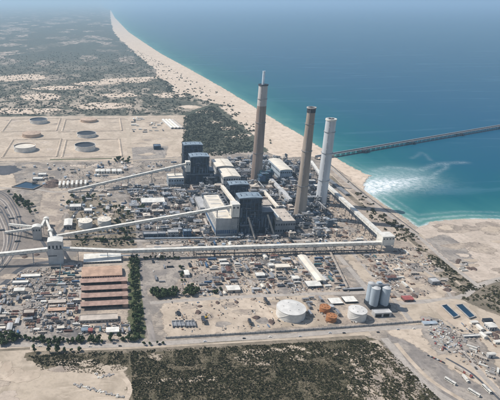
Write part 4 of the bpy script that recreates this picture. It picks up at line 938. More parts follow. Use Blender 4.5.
building('house', 'black roofed shed behind the white roofed house at the right edge', 'shed', front(484.5, 493, 323.5, 320.6, 318), 'dark', 'dark', 'gx', 1)
building('house', 'small white hut with a vaulted roof right of the vehicle park', 'hut', front(488, 495.5, 358.3, 354.4, 352.2), 'pale', 'white', 'vx', 1.2)
building('gate_building', 'long thin white roofed gate building by the paved forecourt', 'building', front(464, 481, 338, 336.4, 334.6), 'pale', 'white', 'flat', rows=1, ncol=6)
building('gate_building', 'pale roofed canopy by the gate on the perimeter road', 'building', front(424, 438.5, 325.5, 323.8, 321), 'pale', 'silo', 'flat', parapet=False)
building('shed', 'small red roofed shed beside the road right of the silos', 'shed', front(404.5, 414, 302, 299.5, 295.5), 'redbrown', 'red', 'gx', 1.2)
building('shed', 'grey roofed hut on the sandy plots by the seafront', 'shed', front(432, 440, 285, 282, 278), 'grey', 'pale', 'flat')
# ponds
for k, q in enumerate([[(441, 306.6), (446.6, 305.4), (459, 316.6), (453.4, 318.6)], [(455.2, 306), (462.4, 305), (475.2, 317.2), (469.4, 319.2)]]):
    pts = [P(*c_) for c_ in q]; cx = sum(p[0] for p in pts) / 4; cy = sum(p[1] for p in pts) / 4
    t = thing('lined_pond', f'dark blue lined basin on the sandy embankment, {("left", "right")[k]} one of two', 'pond', (cx, cy)); lp = [(p[0] - cx, p[1] - cy) for p in pts]
    MB().add([(x, y, 1.6) for x, y in lp], [(0, 1, 2, 3)]).build('water', 'pond', t); b = MB(); b2 = MB()
    for i in range(4):
        p, r_ = Vector(lp[i]), Vector(lp[(i + 1) % 4]); b.beam((p.x, p.y, 1.7), (r_.x, r_.y, 1.7), 1.2, 1.6)
    b.build('rim', 'concrete', t)
for (q, lab) in [([(12, 187.5), (26, 182.2), (42, 185.8), (33, 190)], 'dark blue lined basin beside the coal yard')]:
    pts = [P(*c_) for c_ in q]; cx = sum(p[0] for p in pts) / 4; cy = sum(p[1] for p in pts) / 4; t = thing('lined_pond', lab, 'pond', (cx, cy)); lp = [(p[0] - cx, p[1] - cy) for p in pts]
    MB().add([(x, y, 1.6) for x, y in lp], [(0, 1, 2, 3)]).build('water', 'pond', t); b = MB()
    for i in range(4): b.beam((*lp[i], 1.8), (*lp[(i + 1) % 4], 1.8), 2.5, 1.8)
    b.build('rim', 'coal', t)
sheet('dark_pad', [(-20, 166.5), (14, 166), (20, 170), (8, 174), (-20, 174.5)], 'oldroad', 1)
X, Y = P(51.5, 186); t = tag(None or MB().cyl(0, 0, 0, 9, 26, 10, 20).cyl(6, 5, 8.8, 12, 12, 5, 14).build('spoil_heap', 'mudheap'), 'large brown heap of spoil right of the dark blue basin', 'heap'); t.location = (X, Y + 10, 0)
for vtx in t.data.vertices: nz = noise.noise_vector(vtx.co * .12); vtx.co += nz * 3.2 * (1 if vtx.co.z > 1 else .6)

# ================================================================== PROCESS PLANT between the boilers and the chimneys
def process_unit(name, label, x, y, w, d, h, seed, pal, group):
    """open steel structure with floors, vessels, ducts and a clad box: the stuff between boilers and chimneys"""
    rd = random.Random(seed); t = thing(name, label, 'plant unit', (x, y), group); occupy(x, x + w, y, y + d)
    nx_, ny_ = max(1, int(w / 8)), max(1, int(d / 8)); lv = max(1, int(h / 7)); b = MB()
    for i in range(nx_ + 1):
        for j in range(ny_ + 1): px_, py_ = w * i / nx_, d * j / ny_; b.box(px_ - .35, px_ + .35, py_ - .35, py_ + .35, 0, h)
    b.build('frame', pal[0], t); b = MB()
    for k in range(1, lv + 1):
        z = h * k / lv - .3; a0 = rd.choice([0, 0, .3]); b.box(w * a0 - .4, w + .4, -.4, d * rd.choice([1, 1, .6]) + .4, z - .5, z)
    b.build('floor', pal[1], t)
    bx0 = rd.uniform(0, .4) * w; bx1 = bx0 + rd.uniform(.35, .6) * w; bz = rd.uniform(0, .3) * h
    MB().box(bx0, bx1, -.7, d * rd.uniform(.5, .95), bz, bz + h * rd.uniform(.35, .7)).build('cladding', pal[2], t)
    b = MB()
    for k in range(rd.randint(1, 3)):
        vx, vy, r = rd.uniform(.15, .85) * w, rd.uniform(.15, .85) * d, rd.uniform(.08, .16) * min(w, d) + .8; b.cyl(vx, vy, rd.uniform(0, .5) * h, h * rd.uniform(.9, 1.25), r, n=12)
    b.build('vessel', pal[3], t); b = MB()
    for k in range(rd.randint(2, 4)):
        z = rd.uniform(.3, 1.05) * h; s = rd.uniform(.6, 1.5)
        if rd.random() < .5: yy = rd.uniform(0, d); b.beam((-rd.uniform(0, 6), yy, z), (w + rd.uniform(0, 8), yy, z), s, s)
        else: xx = rd.uniform(0, w); b.beam((xx, -rd.uniform(1, 6), z), (xx, d + rd.uniform(0, 9), z), s, s)
    b.build('duct', pal[4], t)
    return t
PALS = {'grey': ('steel', 'grey', 'pale', 'pale', 'beige'), 'dark': ('dark', 'dark', 'grey', 'steel', 'pale'), 'teal': ('teal', 'navytrim', 'blue', 'teal', 'silo'), 'beige': ('steel', 'beige', 'beige', 'cream', 'redbrown'), 'blue': ('navytrim', 'grey', 'navytrim', 'silo', 'pale')}
PU = [  # photo column and row of the near left foot, width, depth, height in metres, look
 (206, 186, 22, 20, 22, 'dark'), (212, 182, 20, 18, 16, 'grey'), (204, 192, 26, 14, 14, 'grey'), (213, 190, 24, 16, 12, 'beige'), (188, 196, 30, 14, 10, 'dark'), (176, 194, 24, 12, 9, 'grey'), (195, 203, 12, 16, 9, 'grey'),
 (238, 168, 24, 18, 14, 'grey'), (244, 176, 22, 16, 16, 'grey'), (240, 181, 22, 14, 12, 'dark'), (249, 185, 20, 12, 12, 'grey'), (243, 164, 26, 14, 10, 'blue'), (236, 160.5, 24, 12, 9, 'dark'),
 (258.5, 184, 26, 24, 28, 'teal'), (266, 181, 20, 22, 24, 'teal'), (268, 171, 18, 16, 18, 'dark'), (262, 166, 20, 16, 14, 'blue'), (270, 186, 14, 12, 13, 'grey'), (251, 192, 22, 18, 14, 'beige'), (260, 196, 20, 16, 13, 'grey'), (267, 192, 16, 20, 12, 'beige'),
 (293, 176, 16, 22, 22, 'dark'), (296, 168, 18, 18, 14, 'dark'), (291, 186, 14, 16, 14, 'grey'), (282, 193, 16, 14, 10, 'beige'), (283, 201, 18, 14, 10, 'grey'), (287, 210, 14, 12, 10, 'beige'), (301, 186, 16, 16, 16, 'dark'), (307, 180, 16, 14, 13, 'blue'),
 (306, 196, 22, 20, 24, 'dark'), (306, 205, 24, 16, 20, 'blue'), (304, 213, 26, 16, 18, 'dark'), (303, 221, 22, 16, 16, 'grey'), (312, 214, 18, 14, 20, 'dark'), (313, 224, 18, 14, 12, 'grey'), (300, 229, 26, 14, 10, 'dark'), (311, 232, 22, 10, 7, 'grey'), (297, 222, 12, 12, 13, 'grey'), (324, 202, 12, 12, 14, 'dark'), (316, 207, 10, 10, 22, 'dark'),
 (321, 191, 14, 16, 12, 'blue'), (284, 236, 20, 8, 7, 'beige'), (300, 237.5, 26, 7, 6, 'grey'), (318, 238, 24, 7, 5, 'dark'), (246, 239.5, 20, 8, 6, 'grey'), (258, 240, 24, 8, 7, 'beige'), (270, 239, 18, 8, 6, 'grey'), (228, 240.5, 18, 7, 6, 'blue'), (206, 241, 24, 8, 6, 'grey'), (193, 235, 14, 12, 8, 'beige'),
 (170, 217, 22, 14, 9, 'grey'), (180, 209, 20, 12, 8, 'beige'), (186, 222, 20, 12, 9, 'dark'), (172, 227, 24, 10, 7, 'grey'), (152, 214, 26, 10, 7, 'beige'), (160, 224, 20, 10, 6, 'grey'), (194, 226, 16, 12, 10, 'blue'), (196, 215, 14, 10, 9, 'grey'), (150, 190, 26, 10, 8, 'grey'), (162, 192, 20, 10, 8, 'blue'), (128, 195, 26, 10, 7, 'grey'), (112, 190, 26, 8, 6, 'grey'), (98, 193, 22, 8, 6, 'beige')]
PLAB = {'grey': 'grey steel process structure with pale ducts in the works', 'dark': 'dark steel process structure with pale ducts in the works', 'teal': 'teal steel structure with vessels at the foot of the brown chimney', 'beige': 'beige clad process structure with cream vessels in the works', 'blue': 'blue grey process structure with pale ducts in the works'}
for k, (u, v_, w_, d_, h_, pl) in enumerate(PU):
    x, y = P(u, v_); process_unit('process_unit', PLAB[pl], x, y, w_, d_, h_, 100 + k, PALS[pl], pl + ' process structures of the works')
rdu = random.Random(77); CORE = [P(*p) for p in [(196, 186), (232, 158), (285, 158), (326, 192), (338, 240), (240, 239), (196, 239)]]; LEFTC = [P(*p) for p in [(120, 186), (196, 184), (214, 238), (138, 238)]]
for zone, cnt, hs, pls in ((CORE, 120, (7, 19), ['grey', 'grey', 'dark', 'dark', 'beige', 'blue']), (LEFTC, 44, (4, 10), ['grey', 'beige', 'blue', 'dark'])):
    k = tr = 0
    while k < cnt and tr < 4000:
        tr += 1; x = rdu.uniform(min(p[0] for p in zone), max(p[0] for p in zone)); y = rdu.uniform(min(p[1] for p in zone), max(p[1] for p in zone)); w_, d_ = rdu.uniform(8, 24), rdu.uniform(8, 20)
        if rdu.random() < .3: w_, d_ = (6, rdu.uniform(24, 50)) if rdu.random() < .5 else (rdu.uniform(24, 46), 6)
        if not (inside((x, y), zone) and inside((x + w_, y + d_), zone)) or any(a - 2.5 < x + w_ and x < b + 2.5 and c - 2 < y + d_ and y < d + 2 for a, b, c, d in OCC): continue
        pl = rdu.choice(pls); process_unit('process_unit', PLAB[pl], x, y, w_, d_, rdu.uniform(*hs), 300 + tr, PALS[pl], pl + ' process structures of the works'); k += 1
# pipe racks across the works
for k, (p, q, lab) in enumerate([((262, 238), (262, 244), ''), ((145, 240.5), (240, 239.5), 'along the road behind the long conveyor'), ((150, 228), (205, 226), 'left of the cream roofed hall'), ((276, 204), (312, 202), 'in front of the cream roofed seaside hall'), ((255, 188), (285, 186), 'below the brown chimney'), ((326, 246), (347, 290), 'along the ash strip'), ((196, 256.5), (376, 252.5), 'in the shade of the long conveyor'), ((100, 258), (140, 258), 'right of the white roofed warehouse'), ((128, 222), (166, 220), 'across the green plot road')]):
    if not lab: continue
    a, c = P(*p), P(*q); L = math.dist(a, c); t = thing('pipe_rack', 'low steel rack of parallel pipes ' + lab, 'pipe rack', a, rz=math.atan2(c[1] - a[1], c[0] - a[0])); b = MB()
    for i in range(int(L / 9) + 1):
        for y in (-2, 2): b.box(i * 9 - .2, i * 9 + .2, y - .2, y + .2, 0, 5)
        b.box(i * 9 - .2, i * 9 + .2, -2, 2, 4.6, 5)
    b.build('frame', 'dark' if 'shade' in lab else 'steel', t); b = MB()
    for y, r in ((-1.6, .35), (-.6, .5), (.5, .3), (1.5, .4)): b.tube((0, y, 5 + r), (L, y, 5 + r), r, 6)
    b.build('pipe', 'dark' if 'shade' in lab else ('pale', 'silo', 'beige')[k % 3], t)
# storage pit, basin and chimney of dark boxes on the graded sand
for k, (u0, u1) in enumerate([(173, 185), (186.5, 196)]):
    X0, Y0 = P(u0, 328); X1, _ = P(u1, 328); t = thing('material_bay', f'grey walled material bay on the excavated sand, {("larger left", "smaller right")[k]} one', 'bay', (X0, Y0)); w_ = X1 - X0; occupy(X0, X1, Y0, Y0 + 14)
    MB().box(0, w_, 13, 14, 0, 4).build('back_wall', 'concrete', t); b = MB(); [b.box(w_ * i / 3 - .4, w_ * i / 3 + .4, 0, 12.9, 0, 3.6) for i in range(4)]; b.build('bay_post', 'grey', t); MB().box(.6, w_ - .6, 2, 12.5, .3, 2.2).build('load', 'grey', t)

# ================================================================== SMALL THINGS: built once, copied many times
def proto(name, cat): return thing(name, 'x', cat, (0, 0, 0))
def mk_container(c):
    t = proto('shipping_container', 'container'); MB().box(-6.1, 6.1, -1.25, 1.25, .15, 2.75).build('body', c, t); MB().box(6.1, 6.2, -1.15, 1.15, .25, 2.65).build('door_end', c, t)
    b = MB(); [b.box(-6.1 + .6 * i, -5.85 + .6 * i, -1.32, 1.32, .3, 2.6) for i in range(1, 20)]; b.build('rib_panel', c, t)['kind'] = 'stuff'; return t
def mk_hut(wc, rc, L=9, W=4.5, H=3):
    t = proto('site_hut', 'hut'); MB().box(-L / 2, L / 2, -W / 2, W / 2, 0, H).build('wall', wc, t); MB().gable(-L / 2 - .3, L / 2 + .3, -W / 2 - .3, W / 2 + .3, H, H + .9).build('roof', rc, t); MB().box(-.6, .6, -W / 2 - .06, -W / 2 + .1, 0, 2.1).build('door', 'dark', t)
    b = MB(); [b.box(x - .6, x + .6, -W / 2 - .05, -W / 2 + .1, 1.1, 2.1) for x in (-L / 3, L / 3)]; b.build('window', 'glass', t); return t
def mk_car(c):
    t = proto('parked_car', 'car'); b = MB(); b.box(-2.2, 2.2, -.9, .9, .35, .95); b.add([(-1.6, -.82, .95), (1.1, -.82, .95), (1.1, .82, .95), (-1.6, .82, .95), (-1.2, -.7, 1.5), (.4, -.7, 1.5), (.4, .7, 1.5), (-1.2, .7, 1.5)], [(4, 5, 6, 7), (0, 1, 5, 4), (1, 2, 6, 5), (2, 3, 7, 6), (3, 0, 4, 7)]); b.build('body', c, t)
    b = MB(); b.box(-1.25, .55, -.8, .8, 1.02, 1.4); b.build('glazing', 'glass', t)
    w0 = None
    for x in (-1.4, 1.4):
        for y in (-.86, .86):
            if w0 is None: w0 = MB().tube((0, -.1, 0), (0, .1, 0), .34, 10).build('wheel', 'tyre', t); o_ = w0
            else: o_ = w0.copy(); COL.objects.link(o_); o_.parent = t
            o_.location = (x, y, .34)
    return t
def mk_truck(cab, body, L=11):
    t = proto('lorry', 'truck'); MB().box(L / 2 - 2.2, L / 2, -1.2, 1.2, .6, 3.0).build('cab', cab, t); MB().box(L / 2 - .05, L / 2 + .04, -1.05, 1.05, 1.8, 2.7).build('windscreen', 'glass', t)
    MB().box(-L / 2, L / 2 - 2.6, -1.25, 1.25, 1.0, 3.7).build('trailer', body, t); MB().box(-L / 2, L / 2 - .2, -.5, .5, .55, .98).build('chassis', 'dark', t); w0 = None
    for x in (-L / 2 + 1, -L / 2 + 2.3, L / 2 - 1.2):
        for y in (-1.05, 1.05):
            if w0 is None: w0 = MB().tube((0, -.2, 0), (0, .2, 0), .5, 10).build('wheel', 'tyre', t); o_ = w0
            else: o_ = w0.copy(); COL.objects.link(o_); o_.parent = t
            o_.location = (x, y, .5)
    return t
def mk_bus(c, L=12):
    t = proto('bus', 'bus'); MB().box(-L / 2, L / 2, -1.27, 1.27, .45, 3.3).build('body', c, t); b = MB(); b.box(-L / 2 + .6, L / 2 - .7, -1.33, 1.33, 1.6, 2.6); b.build('window_band', 'glass', t)
    MB().box(L / 2 - .02, L / 2 + .05, -1.15, 1.15, 1.3, 2.9).build('windscreen', 'glass', t); MB().box(-2, 1.5, -.8, .8, 3.3, 3.6).build('roof_unit', 'pale', t); w0 = None
    for x in (-L / 2 + 2.4, L / 2 - 2.6):
        for y in (-1.1, 1.1):
            if w0 is None: w0 = MB().tube((0, -.22, 0), (0, .22, 0), .5, 10).build('wheel', 'tyre', t); o_ = w0
            else: o_ = w0.copy(); COL.objects.link(o_); o_.parent = t
            o_.location = (x, y, .5)
    return t
def mk_pipes(c):
    t = proto('pipe_stack', 'pipes'); b = MB()
    for r_ in range(3):
        for i in range(6 - r_): b.tube((-6, -2.2 + .8 * i + .4 * r_, .5 + .7 * r_), (6, -2.2 + .8 * i + .4 * r_, .5 + .7 * r_), .38, 6)
    b.build('pipe', c, t); b = MB(); [b.box(x - .15, x + .15, -2.6, 2.6, 0, .12) for x in (-4, 0, 4)]; b.build('rail', 'brown', t); return t
def mk_slabs(c, nm='plate_stack', cat='stack'):
    t = proto(nm, cat); b = MB()
    rd = random.Random(nm + c)
    for i in range(5): x = -4 + i * 2; b.box(x - .85, x + .85, -2 + rd.uniform(-.5, .5), 2 + rd.uniform(-.5, .5), .15, rd.uniform(.7, 2.2))
    b.build('slab', c, t); b = MB(); [b.box(-5, 5, y - .1, y + .1, 0, .15) for y in (-1.2, 1.2)]; b.build('rail', 'brown', t); return t
def mk_vessel(c):
    t = proto('horizontal_vessel', 'vessel'); MB().tube((-4, 0, 2), (4, 0, 2), 1.5, 14).build('shell', c, t, True); b = MB(); [b.box(x - .3, x + .3, -1.2, 1.2, 0, 1) for x in (-2.6, 2.6)]; b.build('post', 'concrete', t); MB().cyl(0, 0, 3.4, 4.1, .45, n=10).build('manway', 'steel', t); return t
def mk_smalltank(c):
    t = proto('small_tank', 'tank'); MB().cyl(0, 0, 0, 4.2, 3.0, n=20, cap=False).build('shell', c, t, True); MB().cyl(0, 0, 4.2, 4.8, 3.1, .4, 20).build('roof', c, t); MB().box(2.9, 3.4, -.3, .3, 0, 4.6).build('ladder', 'steel', t); return t
def mk_rack(c):
    t = proto('steel_rack', 'rack'); b = MB()
    for x in (-5, -1.7, 1.7, 5):
        for y in (-1.6, 1.6): b.box(x - .15, x + .15, y - .15, y + .15, 0, 5)
    for z in (2.3, 4.8): b.box(-5.2, 5.2, -1.75, 1.75, z, z + .2)
    b.build('frame', c, t); b = MB(); [b.box(-4.6 + i * 3.2, -2.6 + i * 3.2, -1.4, 1.4, 2.5, 3.7) for i in range(3)]; b.build('slab', 'beige', t); return t
def mk_excavator():
    t = proto('excavator', 'digger'); b = MB(); [b.box(-2, 2, y - .4, y + .4, 0, .9) for y in (-1.2, 1.2)]; b.build('track', 'dark', t); MB().box(-2, 1.2, -1.4, 1.4, 1, 2.3).build('body', 'yellow', t); MB().box(.1, 1.6, .3, 1.4, 1.5, 3).build('cab', 'glass', t)
    b = MB(); b.beam((1, -.2, 2), (4.5, -.2, 4.6), .5, .6); b.beam((4.5, -.2, 4.6), (6.6, -.2, 2), .4, .45); b.build('arm', 'yellow', t); MB().add([(6.1, -.8, 2), (7.2, -.8, 1.6), (6.4, -.8, .8), (6.1, .5, 2), (7.2, .5, 1.6), (6.4, .5, .8)], [(0, 1, 2), (5, 4, 3), (0, 3, 4, 1), (1, 4, 5, 2), (2, 5, 3, 0)]).build('bucket', 'dark', t); return t
def mk_crane(c):
    t = proto('mobile_crane', 'crane'); MB().box(-6, 6, -1.4, 1.4, .8, 2).build('carrier', c, t); MB().box(-3, .5, -1.3, 1.3, 2.1, 4).build('cabin', c, t); MB().beam((-1, 0, 3.8), (9, 3, 30), 1.0, 1.0).build('boom', c, t); MB().beam((9, 3, 30), (9, 3, 12), .12, .12).build('hoist_rope', 'dark', t); w0 = None
    for x in (-4.5, -2, 2, 4.5):
        for y in (-1.3, 1.3):
            if w0 is None: w0 = MB().tube((0, -.25, 0), (0, .25, 0), .7, 10).build('wheel', 'tyre', t); o_ = w0
            else: o_ = w0.copy(); COL.objects.link(o_); o_.parent = t
            o_.location = (x, y, .7)
    return t
def mk_heap(c, s):
    b = MB(); rd = random.Random(s); n_ = 11; rings_ = [(5.2, 0), (3.9, 1.1), (2.1, 2.2)]; vs = []
    for r_, z in rings_: vs += [(r_ * rd.uniform(.8, 1.2) * math.cos(i * 2 * math.pi / n_), r_ * .75 * rd.uniform(.8, 1.2) * math.sin(i * 2 * math.pi / n_), z * rd.uniform(.8, 1.2)) for i in range(n_)]
    vs.append((0, 0, 2.7)); fs = [(k * n_ + i, k * n_ + (i + 1) % n_, (k + 1) * n_ + (i + 1) % n_, (k + 1) * n_ + i) for k in range(2) for i in range(n_)] + [(2 * n_ + i, 2 * n_ + (i + 1) % n_, 3 * n_) for i in range(n_)]
    b.add(vs, fs); o = b.build('earth_heap', c); tag(o, 'x', 'heap'); return o
KIND = {}
def kind(key, root, words_, r, wt): KIND[key] = [root, words_, r, False]
for c, wd in (('redbrown', 'rust red'), ('blue', 'blue'), ('white', 'white'), ('grey', 'grey'), ('beige', 'beige'), ('teal', 'teal')): kind('container_' + c, mk_container(c), wd + ' shipping container', 6.5, 1)
for wc, rc, wd in (('white', 'white', 'white'), ('pale', 'cream', 'cream roofed'), ('grey', 'grey', 'grey'), ('beige', 'beige', 'beige')): kind('hut_' + rc, mk_hut(wc, rc), wd + ' site hut', 5.5, 1)
kind('cabin', mk_hut('white', 'white', 14, 6, 3.5), 'larger white site cabin', 8, 1); kind('cabin_dark', mk_hut('grey', 'redbrown', 13, 6, 3.5), 'reddish roofed site cabin', 8, 1); kind('cabin_tan', mk_hut('beige', 'pale', 16, 7, 4), 'larger pale roofed store', 9, 1)
for c, wd in (('white', 'white'), ('silver', 'silver'), ('dark', 'dark'), ('red', 'red')): kind('car_' + c, mk_car(c), wd + ' parked car', 2.6, 1)
kind('truck_white', mk_truck('white', 'white'), 'white box lorry', 6.5, 1); kind('truck_blue', mk_truck('blue', 'grey'), 'blue cabbed grey lorry', 6.5, 1); kind('truck_red', mk_truck('red', 'beige', 13), 'red cabbed tipper lorry', 7.5, 1)
kind('bus', mk_bus('white', 13), 'white bus', 8, 1)
for c, wd in (('steel', 'grey steel'), ('redbrown', 'rusty'), ('dark', 'dark')): kind('pipes_' + c, mk_pipes(c), 'stack of ' + wd + ' pipes', 6.5, 1)
for c, wd in (('concrete', 'concrete slabs'), ('brown', 'brown timber'), ('redbrown', 'rusty steel plates'), ('dark', 'dark plates'), ('white', 'white panels')): kind('slabs_' + c, mk_slabs(c), 'stack of ' + wd, 5.5, 1)
for c, wd in (('pale', 'pale'), ('silo', 'blue grey')): kind('vessel_' + c, mk_vessel(c), wd + ' horizontal vessel', 5, 1); kind('stank_' + c, mk_smalltank(c), 'small ' + wd + ' upright tank', 4, 1)
for c, wd in (('steel', 'grey'), ('redbrown', 'rusty'), ('dark', 'dark')): kind('rack_' + c, mk_rack(c), wd + ' steel storage rack', 6, 1)
kind('digger', mk_excavator(), 'yellow excavator', 6, 1); kind('crane', mk_crane('teal'), 'teal mobile crane with raised boom', 8, 1)
kind('heap_earth', mk_heap('earth', 1), 'low heap of pale earth', 5.5, 1); kind('heap_dark', mk_heap('mudheap', 2), 'low heap of brown earth', 5.5, 1)
def place(key, x, y, rz, where, sc=1.0, z=0.0, label=None):
    K = KIND[key]; lab = label or f'{K[1]} {where}'; grp = None if label else f'{K[1]}s {where}' if not K[1].startswith('stack') else f'stacks of {K[1][9:]} {where}'
    if not K[3]: K[3] = True; o = K[0]; o.location = (x, y, z); o.rotation_euler = (0, 0, rz); o.scale = (sc,) * 3; o['label'] = lab; (grp and tag(o, group=grp)); clone_seed(o); return o
    return clone(K[0], (x, y, z), rz, lab, grp, sc)
def clone_seed(o):
    kids = [c for c in COL.objects if c.parent is o]; KIDS[o.name] = [(c, []) for c in kids]
ITEMS = {'yard': ['hut_beige', 'slabs_concrete', 'slabs_concrete', 'container_grey', 'pipes_steel', 'rack_steel', 'cabin_tan', 'slabs_brown', 'slabs_dark', 'container_redbrown', 'container_blue', 'container_grey', 'container_beige', 'container_beige', 'hut_white', 'hut_cream', 'hut_grey', 'cabin', 'cabin_dark', 'cabin_tan', 'pipes_steel', 'pipes_dark', 'slabs_concrete', 'slabs_brown', 'slabs_redbrown', 'slabs_dark', 'rack_steel', 'rack_redbrown', 'rack_dark', 'car_white', 'car_silver', 'car_dark', 'truck_white', 'truck_blue', 'vessel_pale', 'slabs_dark', 'pipes_dark', 'container_teal'],
         'plantz': ['hut_grey', 'hut_beige', 'cabin', 'cabin_tan', 'vessel_pale', 'vessel_silo', 'stank_pale', 'stank_silo', 'rack_steel', 'rack_dark', 'container_blue', 'container_grey', 'pipes_steel', 'car_white', 'car_dark', 'truck_white', 'hut_white', 'rack_dark', 'slabs_dark'],
         'dirt': ['heap_earth', 'heap_earth', 'heap_dark', 'slabs_concrete', 'container_white', 'hut_beige', 'car_white', 'slabs_brown'],
         'park': ['car_white', 'car_silver', 'car_dark', 'car_white', 'car_red']}
def scatter(poly, count, items, where, seed, ang=0.0, jit=.045, sc=(.75, 1.35), rowy=0):
    rd = random.Random(seed); pl = [P(*p) for p in poly]; x0, x1 = min(p[0] for p in pl), max(p[0] for p in pl); y0, y1 = min(p[1] for p in pl), max(p[1] for p in pl); k = tr = 0
    while k < count and tr < count * 30:
        tr += 1; x, y = rd.uniform(x0, x1), rd.uniform(y0, y1)
        if items == 'yard': y = round(y / 7.5) * 7.5; x += rd.uniform(-.6, .6)
        if noise.noise(Vector((x * .02, y * .02, seed))) < -.22: continue
        key = rd.choice(ITEMS[items] if isinstance(items, str) else items); s_ = rd.uniform(*sc) if not key.startswith(('car', 'bus', 'truck', 'digger', 'crane')) else 1.0
        q = rd.random() < .45; r = KIND[key][2] * s_; ry = r * .45
        rx_, ry_ = (ry, r) if q else (r, ry)
        if not inside((x, y), pl) or any(a - rx_ < x < b + rx_ and c - ry_ < y < d + ry_ for a, b, c, d in OCC): continue
        place(key, x, y, ang + (math.pi / 2 if q else 0) + rd.uniform(-jit, jit), where, s_); occupy(x - rx_, x + rx_, y - ry_, y + ry_); k += 1
scatter([(24, 271), (78, 264), (78, 300), (46, 300), (-4, 306), (0, 290)], 95, 'yard', 'in the upper left storage yard', 11)
scatter([(-10, 306), (46, 300), (77, 300), (77, 332), (20, 336), (-14, 336)], 95, 'yard', 'in the lower left storage yard', 12)
scatter([(200, 259), (268, 257), (268, 293), (200, 295)], 100, 'yard', 'in the dirt yard', 13)
scatter([(268, 257), (330, 255), (348, 290), (268, 293)], 90, 'yard', 'in the contractor yard', 14)
scatter([(145, 259), (195, 259), (196, 282), (150, 283)], 14, ['slabs_dark', 'slabs_brown', 'car_white', 'car_dark', 'pipes_dark', 'container_grey'], 'on the grey lot', 15)
scatter([(150, 243), (378, 240), (372, 246), (150, 250)], 46, 'plantz', 'just behind the long conveyor', 16)
scatter([(60, 196), (130, 184), (205, 186), (212, 236), (62, 237)], 110, 'plantz', 'among the plant buildings on the left', 17)
scatter([(200, 190), (285, 160), (325, 195), (340, 236), (240, 238)], 110, 'plantz', 'between the boiler houses and the chimneys', 18)
scatter([(322, 206), (334, 200), (380, 240), (322, 244)], 22, 'dirt', 'on the dirt below the shore conveyor', 19)
scatter([(352, 252), (420, 248), (450, 290), (392, 300)], 48, 'dirt', 'on the beach road sandy plots', 20)
scatter([(362, 256), (400, 256), (420, 280), (384, 284)], 22, 'yard', 'on the corner transfer house plots', 21)
scatter([(132, 118), (162, 117.5), (164, 134), (132, 135)], 26, ['container_white', 'container_grey', 'truck_white', 'hut_white', 'slabs_dark', 'cabin'], 'at the far end of the tank farm', 22, sc=(1.1, 1.6))
scatter([(20, 165), (130, 163), (128, 186), (60, 188), (26, 184)], 48, 'plantz', 'below the tank farm', 23, sc=(1, 1.5))
scatter([(170, 301), (264, 299), (276, 322), (170, 330)], 12, ['heap_earth', 'heap_dark', 'heap_dark', 'slabs_dark', 'rack_dark'], 'on the excavated sand', 24)
scatter([(80, 325), (128, 324), (130, 334), (80, 336)], 16, 'yard', 'beside the hedge below the sheds', 25)
scatter([(425, 330), (448, 330), (462, 346), (440, 350)], 42, 'park', 'on the paved forecourt', 26, ang=-.7, sc=(1, 1))
scatter([(418, 318), (440, 320), (458, 332), (436, 332)], 14, 'park', 'by the gate of the works', 27, ang=-.6, sc=(1, 1))
scatter([(455, 335), (480, 340), (500, 372), (490, 378)], 18, ['hut_beige', 'container_white', 'container_grey', 'slabs_concrete', 'car_white'], 'on the sandy strip at far right', 28, ang=-.7)
scatter([(470, 320), (500, 332), (510, 350), (480, 336)], 8, ['hut_white', 'container_white', 'heap_dark'], 'below the right hand house', 29)
scatter([(20, 270), (50, 264), (50, 240), (30, 216), (8, 192), (-4, 200), (2, 250)], 10, ['slabs_dark', 'heap_dark', 'container_grey'], 'on the coal yard', 30)
scatter([(445, 252), (465, 262), (476, 270), (462, 272)], 10, ['heap_dark', 'slabs_concrete', 'container_white', 'hut_beige'], 'on the grey fill of the headland', 31)
scatter([(300, 298), (330, 298), (345, 318), (310, 320)], 8, ['stank_pale', 'slabs_concrete', 'rack_steel', 'car_white'], 'around the orange tanks', 32)
scatter([(150, 166), (178, 162), (176, 172), (132, 176)], 16, 'plantz', 'below the grey pad', 33)
# vehicles in the park at the bottom right
for k, (p, q, key, lab) in enumerate([((462, 376), (468.5, 383.6), 'truck_white', 'long white lorry in the middle of the vehicle park'), ((446, 379.6), (454, 384.6), 'bus', 'white bus farthest left in the vehicle park'), ((469.5, 391), (478, 396.2), 'bus', 'white bus nearest the camera in the vehicle park'), ((483.4, 387), (489.5, 393), 'bus', 'white bus farthest right in the vehicle park'), ((457, 369), (463, 372.4), 'truck_red', 'red cabbed lorry on the upper edge of the vehicle park, left one'), ((464, 372.6), (469.6, 376.4), 'truck_red', 'red cabbed lorry on the upper edge of the vehicle park, right one')]):
    a, c = P(*p), P(*q); place(key, (a[0] + c[0]) / 2, (a[1] + c[1]) / 2, math.atan2(c[1] - a[1], c[0] - a[0]), '', 1.1, label=lab)
for i in range(9):
    a = P(429 + i * 1.75, 356.2 + i * .8); place(('car_dark', 'car_silver', 'car_dark', 'car_red')[i % 4], a[0], a[1], -.9, 'lined up above the vehicle park')
for i, (u, v_) in enumerate([(378, 332.4), (414, 328.8), (300, 336.6), (244, 338.6), (270, 337), (330, 333), (160, 344.2), (90, 346.6), (398, 329.6), (120, 346.2), (40, 346.4), (205, 341.6), (344, 333.2)]): a = P(u, v_); place(('car_dark', 'car_white', 'car_silver')[i % 3], a[0], a[1], -.03, 'on the perimeter road')
place('crane', *P(59.5, 284), .9, '', 1.1, label='teal crane with raised boom in the upper left storage yard')
place('digger', *P(206, 318), .4, '', 1.2, label='yellow excavator on the excavated sand')
for i in range(26):
    u, v_ = 75 + (i * 37 % 48), 385 + (i * 23 % 13)
    if i < 12: u, v_ = 96 + (i * 29 % 17), 373.5 + (i * 1.3 % 4)
    a = P(u, v_); place(('slabs_white', 'slabs_concrete')[i % 3 != 0], a[0], a[1], .5 + i * .4, 'on the sand in the bottom left', random.uniform(.8, 1.2) * (.5 if i < 12 else .62))
